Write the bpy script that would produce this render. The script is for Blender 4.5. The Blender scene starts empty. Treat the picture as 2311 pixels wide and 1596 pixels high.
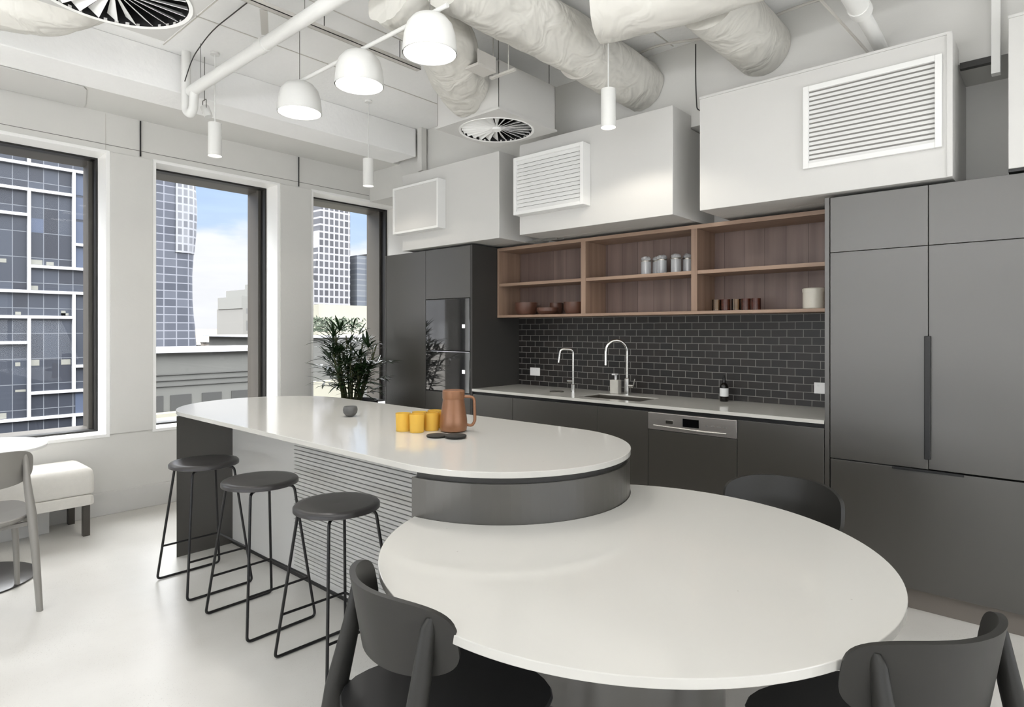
import bpy, bmesh, math, random
from mathutils import Vector, Matrix, noise
random.seed(7)
C = bpy.context.scene.collection
S = bpy.context.scene
PI = math.pi

# ---------------------------------------------------------------- camera
F_PX, CAM_H, HORIZON = 1387.0, 1.38, 745.4
cd = bpy.data.cameras.new('camera'); cam = bpy.data.objects.new('camera', cd); C.objects.link(cam)
cd.sensor_fit = 'HORIZONTAL'; cd.sensor_width = 36.0; cd.lens = F_PX / 2311 * 36.0
cd.shift_y = -(798 - HORIZON) / 2311
cd.clip_start = 0.05; cd.clip_end = 3000
cam.location = (0, 0, CAM_H); cam.rotation_euler = (math.radians(90), 0, math.radians(41.57))
S.camera = cam
S.view_settings.view_transform = 'Standard'; S.view_settings.look = 'None'
S.view_settings.gamma = 1.0; S.view_settings.use_curve_mapping = False
S.view_settings.exposure = 0.28

# ---------------------------------------------------------------- world: blue sky over a white cloud bank, brighter overhead
def lin(c):
    return tuple(((v/255)/12.92 if v/255 <= .04045 else ((v/255+.055)/1.055)**2.4) for v in c)
W = bpy.data.worlds.new('sky'); S.world = W; W.use_nodes = True
nt = W.node_tree; nt.nodes.clear(); N = nt.nodes; L = nt.links
def nd(t, **k):
    n = N.new(t)
    for a, b in k.items(): setattr(n, a, b)
    return n
out = nd('ShaderNodeOutputWorld'); bg = nd('ShaderNodeBackground'); tc = nd('ShaderNodeTexCoord'); sp = nd('ShaderNodeSeparateXYZ')
L.new(tc.outputs['Generated'], sp.inputs[0])
mp = nd('ShaderNodeMapping'); mp.inputs['Scale'].default_value = (3, 3, 9); L.new(tc.outputs['Generated'], mp.inputs[0])
nz = nd('ShaderNodeTexNoise'); nz.inputs['Scale'].default_value = 2.2; nz.inputs['Detail'].default_value = 6; L.new(mp.outputs[0], nz.inputs[0])
m1 = nd('ShaderNodeMath', operation='MULTIPLY'); m1.inputs[1].default_value = 0.10; L.new(nz.outputs[0], m1.inputs[0])
m2 = nd('ShaderNodeMath', operation='SUBTRACT'); L.new(sp.outputs[2], m2.inputs[0]); L.new(m1.outputs[0], m2.inputs[1])
cr = nd('ShaderNodeValToRGB'); L.new(m2.outputs[0], cr.inputs[0])
e = cr.color_ramp; e.elements[0].position = 0.0; e.elements[0].color = (*lin((238, 239, 243)), 1)
e.elements[1].position = 1.0; e.elements[1].color = (*lin((246, 246, 246)), 1)
for p, c in ((.045, (242, 243, 247)), (.088, (238, 241, 248)), (.104, (196, 218, 248)), (.18, (178, 206, 247)), (.27, (240, 242, 246))):
    x = e.elements.new(p); x.color = (*lin(c), 1)
n2 = nd('ShaderNodeTexNoise'); n2.inputs['Scale'].default_value = 5; n2.inputs['Detail'].default_value = 5
mp2 = nd('ShaderNodeMapping'); mp2.inputs['Scale'].default_value = (2, 2, 14); L.new(tc.outputs['Generated'], mp2.inputs[0]); L.new(mp2.outputs[0], n2.inputs[0])
r2 = nd('ShaderNodeMapRange'); r2.inputs[1].default_value = .35; r2.inputs[2].default_value = .7; r2.inputs[3].default_value = .93; r2.inputs[4].default_value = 1.0
L.new(n2.outputs[0], r2.inputs[0])
mr = nd('ShaderNodeMapRange'); mr.inputs[1].default_value = 0.30; mr.inputs[2].default_value = 0.55; mr.inputs[3].default_value = 1.0; mr.inputs[4].default_value = 17.0
L.new(sp.outputs[2], mr.inputs[0])
mm = nd('ShaderNodeMath', operation='MULTIPLY'); L.new(mr.outputs[0], mm.inputs[0]); L.new(r2.outputs[0], mm.inputs[1])
L.new(cr.outputs[0], bg.inputs[0]); L.new(mm.outputs[0], bg.inputs[1]); L.new(bg.outputs[0], out.inputs[0])

# sun on the city
sd = bpy.data.lights.new('sun', 'SUN'); sd.energy = .8; sd.angle = .02; sd.color = (1, .97, .92)
so = bpy.data.objects.new('sun', sd); C.objects.link(so); so.rotation_euler = (math.radians(35), 0, math.radians(-8))

# added fill light: unseen area lamps tilted up behind the camera
def area(name, loc, target, sx, sy, power, color=(1, 1, 1)):
    d = bpy.data.lights.new(name, 'AREA'); d.shape = 'RECTANGLE'; d.size = sx; d.size_y = sy; d.energy = power; d.color = color
    o = bpy.data.objects.new(name, d); C.objects.link(o); o.location = loc
    o.rotation_euler = (Vector(target) - Vector(loc)).to_track_quat('-Z', 'Y').to_euler()
    return o
FILL_S = area('fill_south', (-1.0, -3.5, 1.2), (-1.0, 3, 12.5), 6.0, 1.5, 90, (.95, .975, 1))
FILL_E = area('fill_east', (3.5, .8, 1.2), (-3, .8, 12.5), 5.0, 1.5, 75, (.95, .975, 1))
FILL_UP = area('ceiling_fill', (-.75, -.30, 2.235), (-.75, .2, 3.2), 2.9, .10, 38, (.97, .98, 1))  # added lamp out of view that lifts the ceiling

# ---------------------------------------------------------------- materials
def newmat(name):
    m = bpy.data.materials.new(name); m.use_nodes = True
    t = m.node_tree; t.nodes.clear()
    o = t.nodes.new('ShaderNodeOutputMaterial'); b = t.nodes.new('ShaderNodeBsdfPrincipled'); t.links.new(b.outputs[0], o.inputs[0])
    return m, t, b
def mat(name, rgb, rough=.5, metal=0., var=.0, vscale=4., bump=0., bscale=60., bdist=.01, stretch=(1, 1, 1), spec=.5, coat=0., emit=None, es=1., trans=0.):
    m, t, b = newmat(name); c = lin(rgb)
    b.inputs['Base Color'].default_value = (*c, 1); b.inputs['Roughness'].default_value = rough; b.inputs['Metallic'].default_value = metal
    b.inputs['Specular IOR Level'].default_value = spec; b.inputs['Coat Weight'].default_value = coat
    b.inputs['Transmission Weight'].default_value = trans
    if emit: b.inputs['Emission Color'].default_value = (*lin(emit), 1); b.inputs['Emission Strength'].default_value = es
    tcn = t.nodes.new('ShaderNodeTexCoord'); mpn = t.nodes.new('ShaderNodeMapping'); mpn.inputs['Scale'].default_value = stretch
    t.links.new(tcn.outputs['Object'], mpn.inputs[0])
    nn = t.nodes.new('ShaderNodeTexNoise'); nn.inputs['Scale'].default_value = vscale; nn.inputs['Detail'].default_value = 5
    t.links.new(mpn.outputs[0], nn.inputs[0])
    rr = t.nodes.new('ShaderNodeMapRange'); rr.inputs[1].default_value = .3; rr.inputs[2].default_value = .7
    rr.inputs[3].default_value = 1 - var; rr.inputs[4].default_value = 1 + var
    t.links.new(nn.outputs[0], rr.inputs[0])
    mx = t.nodes.new('ShaderNodeMix'); mx.data_type = 'RGBA'; mx.blend_type = 'MULTIPLY'; mx.inputs[0].default_value = 1
    mx.inputs[6].default_value = (*c, 1); t.links.new(rr.outputs[0], mx.inputs[7]); t.links.new(mx.outputs[2], b.inputs['Base Color'])
    if bump:
        n3 = t.nodes.new('ShaderNodeTexNoise'); n3.inputs['Scale'].default_value = bscale; n3.inputs['Distortion'].default_value = 1.5 if bdist > .01 else 0; t.links.new(mpn.outputs[0], n3.inputs[0])
        bp = t.nodes.new('ShaderNodeBump'); bp.inputs['Strength'].default_value = bump; bp.inputs['Distance'].default_value = bdist
        t.links.new(n3.outputs[0], bp.inputs['Height']); t.links.new(bp.outputs[0], b.inputs['Normal'])
    return m
def brickmat(name, c1, c2, mortar, bw, rh, ms, axis='y', offset=0.5, rough=.4, bump=.4, smooth=.1, warp=0., bias=0., shift=(0, 0), metal=0.):
    m, t, b = newmat(name)
    tcn = t.nodes.new('ShaderNodeTexCoord'); s = t.nodes.new('ShaderNodeSeparateXYZ'); cb = t.nodes.new('ShaderNodeCombineXYZ')
    src = tcn.outputs['Object']
    if warp:
        nn = t.nodes.new('ShaderNodeTexNoise'); nn.inputs['Scale'].default_value = 9
        t.links.new(src, nn.inputs[0])
        v = t.nodes.new('ShaderNodeVectorMath'); v.operation = 'MULTIPLY_ADD'; v.inputs[1].default_value = (warp,)*3
        t.links.new(nn.outputs['Color'], v.inputs[0]); t.links.new(src, v.inputs[2]); src = v.outputs[0]
    t.links.new(src, s.inputs[0])
    i = {'x': 1, 'y': 0}[axis]
    a1 = t.nodes.new('ShaderNodeMath'); a1.inputs[1].default_value = shift[0]; t.links.new(s.outputs[i], a1.inputs[0])
    a2 = t.nodes.new('ShaderNodeMath'); a2.inputs[1].default_value = shift[1]; t.links.new(s.outputs[2], a2.inputs[0])
    t.links.new(a1.outputs[0], cb.inputs[0]); t.links.new(a2.outputs[0], cb.inputs[1])
    br = t.nodes.new('ShaderNodeTexBrick'); br.offset = offset; br.inputs['Scale'].default_value = 1
    br.inputs['Color1'].default_value = (*lin(c1), 1); br.inputs['Color2'].default_value = (*lin(c2), 1); br.inputs['Mortar'].default_value = (*lin(mortar), 1)
    br.inputs['Mortar Size'].default_value = ms; br.inputs['Mortar Smooth'].default_value = smooth; br.inputs['Bias'].default_value = bias
    br.inputs['Brick Width'].default_value = bw; br.inputs['Row Height'].default_value = rh
    t.links.new(cb.outputs[0], br.inputs[0]); t.links.new(br.outputs['Color'], b.inputs['Base Color'])
    b.inputs['Roughness'].default_value = rough; b.inputs['Metallic'].default_value = metal
    if bump:
        bp = t.nodes.new('ShaderNodeBump'); bp.inputs['Strength'].default_value = bump; bp.inputs['Distance'].default_value = .002; bp.invert = True
        t.links.new(br.outputs['Fac'], bp.inputs['Height']); t.links.new(bp.outputs[0], b.inputs['Normal'])
    return m
def glassmat(name, tint=(1, 1, 1), refl=1.0):
    m = bpy.data.materials.new(name); m.use_nodes = True; t = m.node_tree; t.nodes.clear()
    o = t.nodes.new('ShaderNodeOutputMaterial'); mx = t.nodes.new('ShaderNodeMixShader'); tr = t.nodes.new('ShaderNodeBsdfTransparent'); g = t.nodes.new('ShaderNodeBsdfGlossy')
    tr.inputs[0].default_value = (*tint, 1); g.inputs['Roughness'].default_value = .01
    fr = t.nodes.new('ShaderNodeFresnel'); fr.inputs[0].default_value = 1.45
    mu = t.nodes.new('ShaderNodeMath'); mu.operation = 'MULTIPLY'; mu.inputs[1].default_value = refl
    t.links.new(fr.outputs[0], mu.inputs[0]); t.links.new(mu.outputs[0], mx.inputs[0])
    t.links.new(tr.outputs[0], mx.inputs[1]); t.links.new(g.outputs[0], mx.inputs[2]); t.links.new(mx.outputs[0], o.inputs[0])
    return m

M = {}
M['wall'] = mat('painted_wall', (216, 215, 211), .6, var=.012, bump=.05)
M['ceiling'] = mat('painted_concrete', (249, 249, 248), .7, var=.02, vscale=2, bump=.25, bscale=25)
M['trimwhite'] = mat('white_trim', (248, 248, 246), .4)
M['board'] = mat('white_board', (209, 208, 205), .45, var=.006)
M['grille'] = mat('grille_white', (236, 236, 234), .4)
M['duct'] = mat('duct_wrap', (214, 212, 205), .5, var=.03, vscale=5, bump=.55, bscale=5, bdist=.05, stretch=(1, 1, 1))
M['gray'] = mat('graphite_laminate', (57, 54, 48), .42, var=.01, coat=1.)
cb_ = M['gray'].node_tree.nodes['Principled BSDF']; cb_.inputs['Coat IOR'].default_value = 1.72; cb_.inputs['Coat Roughness'].default_value = .32
M['graydk'] = mat('charcoal_rail', (58, 57, 55), .45)
M['black'] = mat('black_metal', (22, 22, 23), .4)
M['blackwire'] = mat('black_powder_coat', (28, 27, 28), .35, metal=.2)
M['frame'] = mat('bronze_frame', (70, 66, 60), .4)
M['frameblk'] = mat('black_frame', (22, 21, 20), .4)
M['stoolseat'] = mat('charcoal_seat', (60, 58, 58), .3, var=.02, vscale=20)
M['chair'] = mat('charcoal_polymer', (35, 34, 31), .48, var=.01)
M['chairgrey'] = mat('grey_polymer', (140, 137, 132), .4, var=.01)
M['chairblack'] = mat('black_seat_shell', (26, 26, 27), .5)
M['chrome'] = mat('brushed_chrome', (205, 204, 200), .18, metal=1)
M['steel'] = mat('stainless_steel', (196, 191, 186), .32, metal=.85, var=.03, vscale=2, stretch=(1, 1, 60))
M['sink'] = mat('sink_steel', (160, 156, 148), .3, metal=1)
M['ovenglass'] = mat('black_oven_glass', (38, 38, 38), .05, spec=.9, coat=1.)
M['fabric'] = mat('cream_fabric', (226, 223, 216), .85, bump=.35, bscale=500, var=.02, vscale=30)
M['outlet'] = mat('white_plastic', (238, 238, 238), .35)
M['ceramic'] = mat('cream_ceramic', (214, 210, 198), .35, var=.02)
M['bowl'] = mat('brown_stoneware', (92, 62, 50), .4, var=.08)
M['bronze'] = mat('copper_pitcher', (142, 100, 72), .3, metal=.3, var=.02)
M['coaster'] = mat('black_felt', (34, 32, 28), .75)
M['darkbottle'] = mat('dark_bottle', (20, 18, 16), .15)
M['label'] = mat('paper_label', (228, 230, 230), .6)
M['soap'] = mat('frosted_dispenser', (196, 194, 186), .35)
M['stone'] = mat('grey_stone', (92, 92, 91), .6, var=.08, vscale=40)
M['pot'] = mat('black_pot', (36, 36, 35), .5)
M['soil'] = mat('soil', (58, 45, 34), .9, bump=.6)
M['leaf'] = mat('palm_leaf', (24, 46, 17), .35, var=.4, vscale=12)
M['stem'] = mat('palm_stem', (62, 66, 34), .6, var=.3, vscale=30)
M['lampwhite'] = mat('lamp_white', (232, 232, 229), .35)
M['glow'] = mat('lamp_diffuser', (255, 255, 255), .5, emit=(255, 251, 242), es=2.6)
M['glowsoft'] = mat('spot_diffuser', (255, 255, 255), .5, emit=(255, 246, 230), es=2.2)
M['void'] = mat('dark_cavity', (16, 16, 16), .8)
M['wire'] = mat('grey_wire', (120, 118, 114), .5)
M['wiredk'] = mat('dark_cable', (48, 47, 45), .5)
M['galv'] = mat('painted_strut', (205, 202, 196), .45)
M['display'] = mat('panel_display', (10, 10, 12), .1)
M['ledwhite'] = mat('white_display', (240, 240, 240), .3, emit=(255, 255, 255), es=.9)
M['paneglass'] = glassmat('window_glass', (.985, .99, .99), .3)
M['tumbler'] = mat('clear_glass', (236, 238, 240), .12, trans=.55)
M['amberpale'] = glassmat('pale_glass', (.95, .86, .72), 2.0)
M['splash'] = brickmat('black_brick_tile', (25, 25, 25), (38, 34, 32), (128, 126, 122), .1, .0495, .0022, 'y', .5, .42, .5, .1, .004)
M['plinth'] = mat('metal_kick', (122, 115, 108), .4, metal=.3, var=.08, vscale=2)

# quartz: white, a few faint specks
def quartz():
    m, t, b = newmat('white_quartz')
    b.inputs['Roughness'].default_value = .10; b.inputs['Specular IOR Level'].default_value = .45
    tcn = t.nodes.new('ShaderNodeTexCoord')
    v = t.nodes.new('ShaderNodeTexVoronoi'); v.inputs['Scale'].default_value = 9; t.links.new(tcn.outputs['Object'], v.inputs[0])
    r = t.nodes.new('ShaderNodeValToRGB'); r.color_ramp.elements[0].position = .012; r.color_ramp.elements[0].color = (*lin((176, 170, 162)), 1)
    r.color_ramp.elements[1].position = .03; r.color_ramp.elements[1].color = (*lin((204, 202, 196)), 1)
    t.links.new(v.outputs['Distance'], r.inputs[0])
    t.links.new(r.outputs[0], b.inputs['Base Color'])
    return m
M['quartz'] = quartz()
def concrete():
    m, t, b = newmat('polished_concrete')
    tcn = t.nodes.new('ShaderNodeTexCoord')
    n1 = t.nodes.new('ShaderNodeTexNoise'); n1.inputs['Scale'].default_value = 1.3; n1.inputs['Detail'].default_value = 8; t.links.new(tcn.outputs['Object'], n1.inputs[0])
    r = t.nodes.new('ShaderNodeValToRGB'); r.color_ramp.elements[0].position = .35; r.color_ramp.elements[0].color = (*lin((199, 196, 190)), 1)
    r.color_ramp.elements[1].position = .68; r.color_ramp.elements[1].color = (*lin((216, 214, 209)), 1); t.links.new(n1.outputs[0], r.inputs[0])
    v = t.nodes.new('ShaderNodeTexVoronoi'); v.inputs['Scale'].default_value = 120; t.links.new(tcn.outputs['Object'], v.inputs[0])
    r2 = t.nodes.new('ShaderNodeValToRGB'); r2.color_ramp.elements[0].position = .10; r2.color_ramp.elements[0].color = (.55, .53, .5, 1)
    r2.color_ramp.elements[1].position = .22; r2.color_ramp.elements[1].color = (1, 1, 1, 1); t.links.new(v.outputs['Distance'], r2.inputs[0])
    n2 = t.nodes.new('ShaderNodeTexNoise'); n2.inputs['Scale'].default_value = 2.1; t.links.new(tcn.outputs['Object'], n2.inputs[0])
    rr = t.nodes.new('ShaderNodeMapRange'); rr.inputs[1].default_value = .45; rr.inputs[2].default_value = .68; rr.inputs[3].default_value = .12; rr.inputs[4].default_value = .75; t.links.new(n2.outputs[0], rr.inputs[0])
    mx = t.nodes.new('ShaderNodeMix'); mx.data_type = 'RGBA'; mx.blend_type = 'MULTIPLY'
    t.links.new(rr.outputs[0], mx.inputs[0]); t.links.new(r.outputs[0], mx.inputs[6]); t.links.new(r2.outputs[0], mx.inputs[7])
    t.links.new(mx.outputs[2], b.inputs['Base Color'])
    r3 = t.nodes.new('ShaderNodeMapRange'); r3.inputs[3].default_value = .22; r3.inputs[4].default_value = .45; t.links.new(n1.outputs[0], r3.inputs[0]); t.links.new(r3.outputs[0], b.inputs['Roughness'])
    return m
M['floor'] = concrete()
def wood(name, a, b_, plank=.0, vert=False):
    m, t, b = newmat(name); b.inputs['Roughness'].default_value = .45
    tcn = t.nodes.new('ShaderNodeTexCoord'); mpn = t.nodes.new('ShaderNodeMapping')
    mpn.inputs['Scale'].default_value = (9, 9, .5) if plank else ((14, 14, .8) if vert else (1.2, 20, 20)); t.links.new(tcn.outputs['Object'], mpn.inputs[0])
    n1 = t.nodes.new('ShaderNodeTexNoise'); n1.inputs['Scale'].default_value = 1.5; n1.inputs['Detail'].default_value = 6; t.links.new(mpn.outputs[0], n1.inputs[0])
    r = t.nodes.new('ShaderNodeValToRGB'); r.color_ramp.elements[0].position = .3; r.color_ramp.elements[0].color = (*lin(a), 1)
    r.color_ramp.elements[1].position = .7; r.color_ramp.elements[1].color = (*lin(b_), 1); t.links.new(n1.outputs[0], r.inputs[0])
    last = r.outputs[0]
    if plank:
        s = t.nodes.new('ShaderNodeSeparateXYZ'); t.links.new(tcn.outputs['Object'], s.inputs[0])
        cb = t.nodes.new('ShaderNodeCombineXYZ'); t.links.new(s.outputs[0], cb.inputs[1]); t.links.new(s.outputs[2], cb.inputs[0])
        br = t.nodes.new('ShaderNodeTexBrick'); br.inputs['Scale'].default_value = 1; br.inputs['Brick Width'].default_value = 9; br.inputs['Row Height'].default_value = plank
        br.inputs['Mortar Size'].default_value = .0016; br.inputs['Color1'].default_value = (1, 1, 1, 1); br.inputs['Color2'].default_value = (.82, .8, .8, 1); br.inputs['Mortar'].default_value = (.35, .32, .3, 1)
        t.links.new(cb.outputs[0], br.inputs[0])
        mx = t.nodes.new('ShaderNodeMix'); mx.data_type = 'RGBA'; mx.blend_type = 'MULTIPLY'; mx.inputs[0].default_value = 1
        t.links.new(last, mx.inputs[6]); t.links.new(br.outputs[0], mx.inputs[7]); last = mx.outputs[2]
    t.links.new(last, b.inputs['Base Color']); return m
M['oakback'] = wood('walnut_back', (110, 92, 85), (136, 117, 109), .135)
M['oak'] = wood('walnut_shelf', (142, 117, 100), (168, 142, 122))
M['oakv'] = wood('walnut_upright', (132, 108, 92), (160, 134, 115), vert=True)
def yellow():
    m, t, b = newmat('amber_glass'); b.inputs['Base Color'].default_value = (*lin((255, 220, 112)), 1); b.inputs['Roughness'].default_value = .12
    b.inputs['Transmission Weight'].default_value = .5; b.inputs['IOR'].default_value = 1.2
    b.inputs['Subsurface Weight'].default_value = 0
    return m
M['yellow'] = yellow()
M['amberdk'] = mat('dark_amber_glass', (72, 34, 22), .12, spec=.7, var=.25, vscale=50)

# exterior
M['ext_glass'] = brickmat('tower_glass', (36, 38, 44), (50, 54, 62), (87, 90, 95), .97, 1.98, .03, 'x', 0., .3, .0, .1, shift=(.0, 1.55))
M['ext_white'] = mat('white_fins', (146, 147, 151), .5)
M['ext_band'] = brickmat('curved_tower_glass', (52, 55, 63), (68, 71, 79), (102, 104, 111), 4.4, 3.02, .2, 'x', 0., .3, 0, .1)
M['ext_clad'] = brickmat('balcony_cladding', (62, 64, 70), (92, 94, 99), (112, 114, 119), 2.1, 3.02, .34, 'x', 0., .5, 0, .1)
M['ext_grid'] = brickmat('grid_tower', (36, 37, 42), (56, 57, 62), (118, 118, 122), 2.64, 3.27, .40, 'x', 0., .5, 0, .05)
M['ext_blue'] = mat('blue_glass_tower', (70, 80, 104), .5, var=.05, vscale=.05)
M['ext_grey'] = brickmat('grey_tower', (62, 67, 75), (74, 78, 84), (86, 89, 93), 40, 2.6, .3, 'x', 0., .5, 0)
M['ext_tan'] = mat('tan_render', (100, 100, 94), .7, var=.03)
M['ext_conc'] = mat('grey_concrete', (72, 72, 69), .8, var=.04, vscale=.6)
M['ext_concln'] = mat('concrete_moulding', (62, 62, 60), .8)
M['ext_concdk'] = mat('dark_concrete', (40, 40, 39), .8)
M['ext_cream'] = brickmat('cream_stone', (66, 66, 66), (78, 78, 77), (92, 91, 88), 2.4, 4.2, .9, 'x', 0., .7, 0)
M['ext_creampl'] = mat('cream_plain', (92, 92, 89), .7)
M['ext_pale'] = mat('pale_render', (118, 116, 104), .8, var=.06, vscale=.3)
M['ext_ground'] = mat('city_ground', (84, 80, 74), .9, var=.2, vscale=.05)
M['hedge'] = mat('hedge_leaves', (38, 48, 31), .8, var=.5, vscale=3)

# ---------------------------------------------------------------- mesh helpers
class MB:
    def __init__(self): self.bm = bmesh.new()
    def box(self, x0, x1, y0, y1, z0, z1, mtx=None):
        vs = [self.bm.verts.new((x, y, z)) for x in (x0, x1) for y in (y0, y1) for z in (z0, z1)]
        if mtx is not None:
            for v in vs: v.co = mtx @ v.co
        for f in ((0, 1, 3, 2), (4, 6, 7, 5), (0, 4, 5, 1), (2, 3, 7, 6), (0, 2, 6, 4), (1, 5, 7, 3)): self.bm.faces.new([vs[i] for i in f])
        return self
    def prism(self, pts, z0, z1):
        a = [self.bm.verts.new((x, y, z0)) for x, y in pts]; b = [self.bm.verts.new((x, y, z1)) for x, y in pts]
        self.bm.faces.new(a[::-1]); self.bm.faces.new(b); n = len(pts)
        for i in range(n): self.bm.faces.new((a[i], a[(i+1) % n], b[(i+1) % n], b[i]))
        return self
    def rings(self, rings, close=True, cap0=True, cap1=True):
        R = [[self.bm.verts.new(p) for p in r] for r in rings]; n = len(R[0])
        for k in range(len(R)-1):
            for i in range(n if close else n-1):
                self.bm.faces.new((R[k][i], R[k][(i+1) % n], R[k+1][(i+1) % n], R[k+1][i]))
        if cap0: self.bm.faces.new(R[0][::-1])
        if cap1: self.bm.faces.new(R[-1])
        return self
    def lathe(self, prof, cx=0, cy=0, n=32, cap0=True, cap1=True):
        return self.rings([[(cx+r*math.cos(2*PI*i/n), cy+r*math.sin(2*PI*i/n), z) for i in range(n)] for r, z in prof], True, cap0, cap1)
    def tube(self, pts, r, n=8, cap=True, wob=0.):
        pts = [Vector(p) for p in pts]; rad = r if isinstance(r, (list, tuple)) else [r]*len(pts)
        rings = []; up = None
        for i, p in enumerate(pts):
            d = (pts[min(i+1, len(pts)-1)] - pts[max(i-1, 0)]).normalized()
            if up is None: up = Vector((0, 0, 1)) if abs(d.z) < .9 else Vector((1, 0, 0))
            s = d.cross(up).normalized(); u = s.cross(d).normalized(); up = u
            ring = []
            for k in range(n):
                a = 2*PI*k/n; rr = rad[i]
                if wob:
                    tt = (pts[0]-p).length; ca, sa = math.cos(a), math.sin(a)
                    rr *= 1 + wob*.8*noise.noise(p*3.1 + Vector((ca, sa, 0))*1.7)
                    rr *= 1 - wob*.55*max(0, .35-abs(noise.noise(Vector((ca*2.2+tt*2.5, sa*2.2, tt*6.0))))*1.6)
                ring.append(p + s*math.cos(a)*rr + u*math.sin(a)*rr)
            rings.append(ring)
        return self.rings(rings, True, cap, cap)
    def build(self, name, m, parent=None, smooth=False, bevel=0., seg=2, sharp=35):
        me = bpy.data.meshes.new(name)
        off = Vector((0, 0, 0)); q = parent
        while q is not None: off += q.location; q = q.parent
        bmesh.ops.recalc_face_normals(self.bm, faces=self.bm.faces)
        for v in self.bm.verts: v.co -= off
        self.bm.to_mesh(me); self.bm.free()
        me.materials.append(m)
        o = bpy.data.objects.new(name, me); C.objects.link(o)
        if parent is not None: o.parent = parent
        if smooth:
            me.shade_smooth(); me.set_sharp_from_angle(angle=math.radians(sharp))
        if bevel:
            md = o.modifiers.new('bevel', 'BEVEL'); md.width = bevel; md.segments = seg; md.limit_method = 'ANGLE'; md.angle_limit = math.radians(40)
            md.harden_normals = False
        return o
def box(*a): return MB().box(*a)
def circ(cx, cy, r, n=64, a0=0., a1=2*PI):
    full = abs(a1-a0-2*PI) < 1e-6
    return [(cx+r*math.cos(a0+(a1-a0)*i/(n if full else n-1)), cy+r*math.sin(a0+(a1-a0)*i/(n if full else n-1))) for i in range(n)]
def fillet(pts, r, k=5):
    pts = [Vector(p) for p in pts]; o = [pts[0]]
    for i in range(1, len(pts)-1):
        a, b, c = pts[i-1], pts[i], pts[i+1]; u = (a-b); v = (c-b); rr = min(r, u.length/2.1, v.length/2.1)
        p0 = b+u.normalized()*rr; p2 = b+v.normalized()*rr
        for j in range(k+1):
            t = j/k; o.append(p0*(1-t)**2 + b*2*t*(1-t) + p2*t*t)
    o.append(pts[-1]); return o
def tag(o, label=None, cat=None, group=None, kind=None):
    if label: o['label'] = label
    if cat: o['category'] = cat
    if group: o['group'] = group
    if kind: o['kind'] = kind
    return o
def thing(name, label, cat, loc=(0, 0, 0), group=None, kind=None):
    o = bpy.data.objects.new(name, None); C.objects.link(o); o.location = loc; o.empty_display_size = .1
    return tag(o, label, cat, group, kind)
def struct(o, label=None): o['kind'] = 'structure'; 
def S_(mb, name, m, label, cat, **k):
    o = mb.build(name, m, None, **k); return tag(o, label, cat, kind='structure')
def copy_tree(o, parent=None):
    c = o.copy(); C.objects.link(c); c.parent = parent
    for ch in [x for x in o.children]: copy_tree(ch, c)
    return c

# ================================================================ THE ROOM
XW, XO, YK, ZC = -5.32, -5.86, 4.15, 3.26
S_(box(XO, 3.6, -3.6, 4.4, -.2, 0), 'floor', M['floor'], 'pale polished concrete floor of the kitchen', 'floor')
S_(box(XO, 3.6, -3.6, 4.4, ZC, ZC+.2), 'ceiling', M['ceiling'], 'white painted concrete ceiling slab', 'ceiling')
WIN = [(-2.29, -1.276), (-.94, .074), (.412, 1.426), (1.76, 2.774), (3.13, 4.15)]
ZS, ZT = .60, 2.706
w = MB()
w.box(XO, XW, -3.6, 4.4, 0, ZS); w.box(XO, XW, -3.6, 4.4, ZT, ZC)
ys = [-3.6] + [v for p in WIN for v in p] + [4.4]
for i in range(0, len(ys), 2):
    w.box(XO, XW, ys[i], ys[i+1], ZS, ZT)
S_(w, 'wall_left', M['wall'], 'white wall with the tall windows', 'wall')
S_(box(XW, 3.6, YK, 4.4, 0, ZC), 'wall_back', M['wall'], 'white wall behind the kitchen cabinets', 'wall')
S_(box(XW, 3.6, 3.78, YK, ZT, ZC), 'wall_back', M['wall'], 'white bulkhead above the boxed air units where the ducts enter', 'wall')
w = MB(); w.box(3.35, 3.6, -3.6, 4.4, 0, .6); w.box(3.35, 3.6, -3.6, 4.4, 2.2, ZC); w.box(3.35, 3.6, 3.4, 4.4, .6, 2.2); w.box(3.35, 3.6, -3.6, -1.8, .6, 2.2)
S_(w, 'wall_right', M['wall'], 'white wall behind the camera on the right', 'wall')
w = MB(); w.box(XW, 3.6, -3.6, -3.35, 0, .6); w.box(XW, 3.6, -3.6, -3.35, 2.2, ZC); w.box(XW, -4.1, -3.6, -3.35, .6, 2.2); w.box(2.1, 3.6, -3.6, -3.35, .6, 2.2)
S_(w, 'wall_front', M['wall'], 'white wall behind the camera', 'wall')
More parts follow.
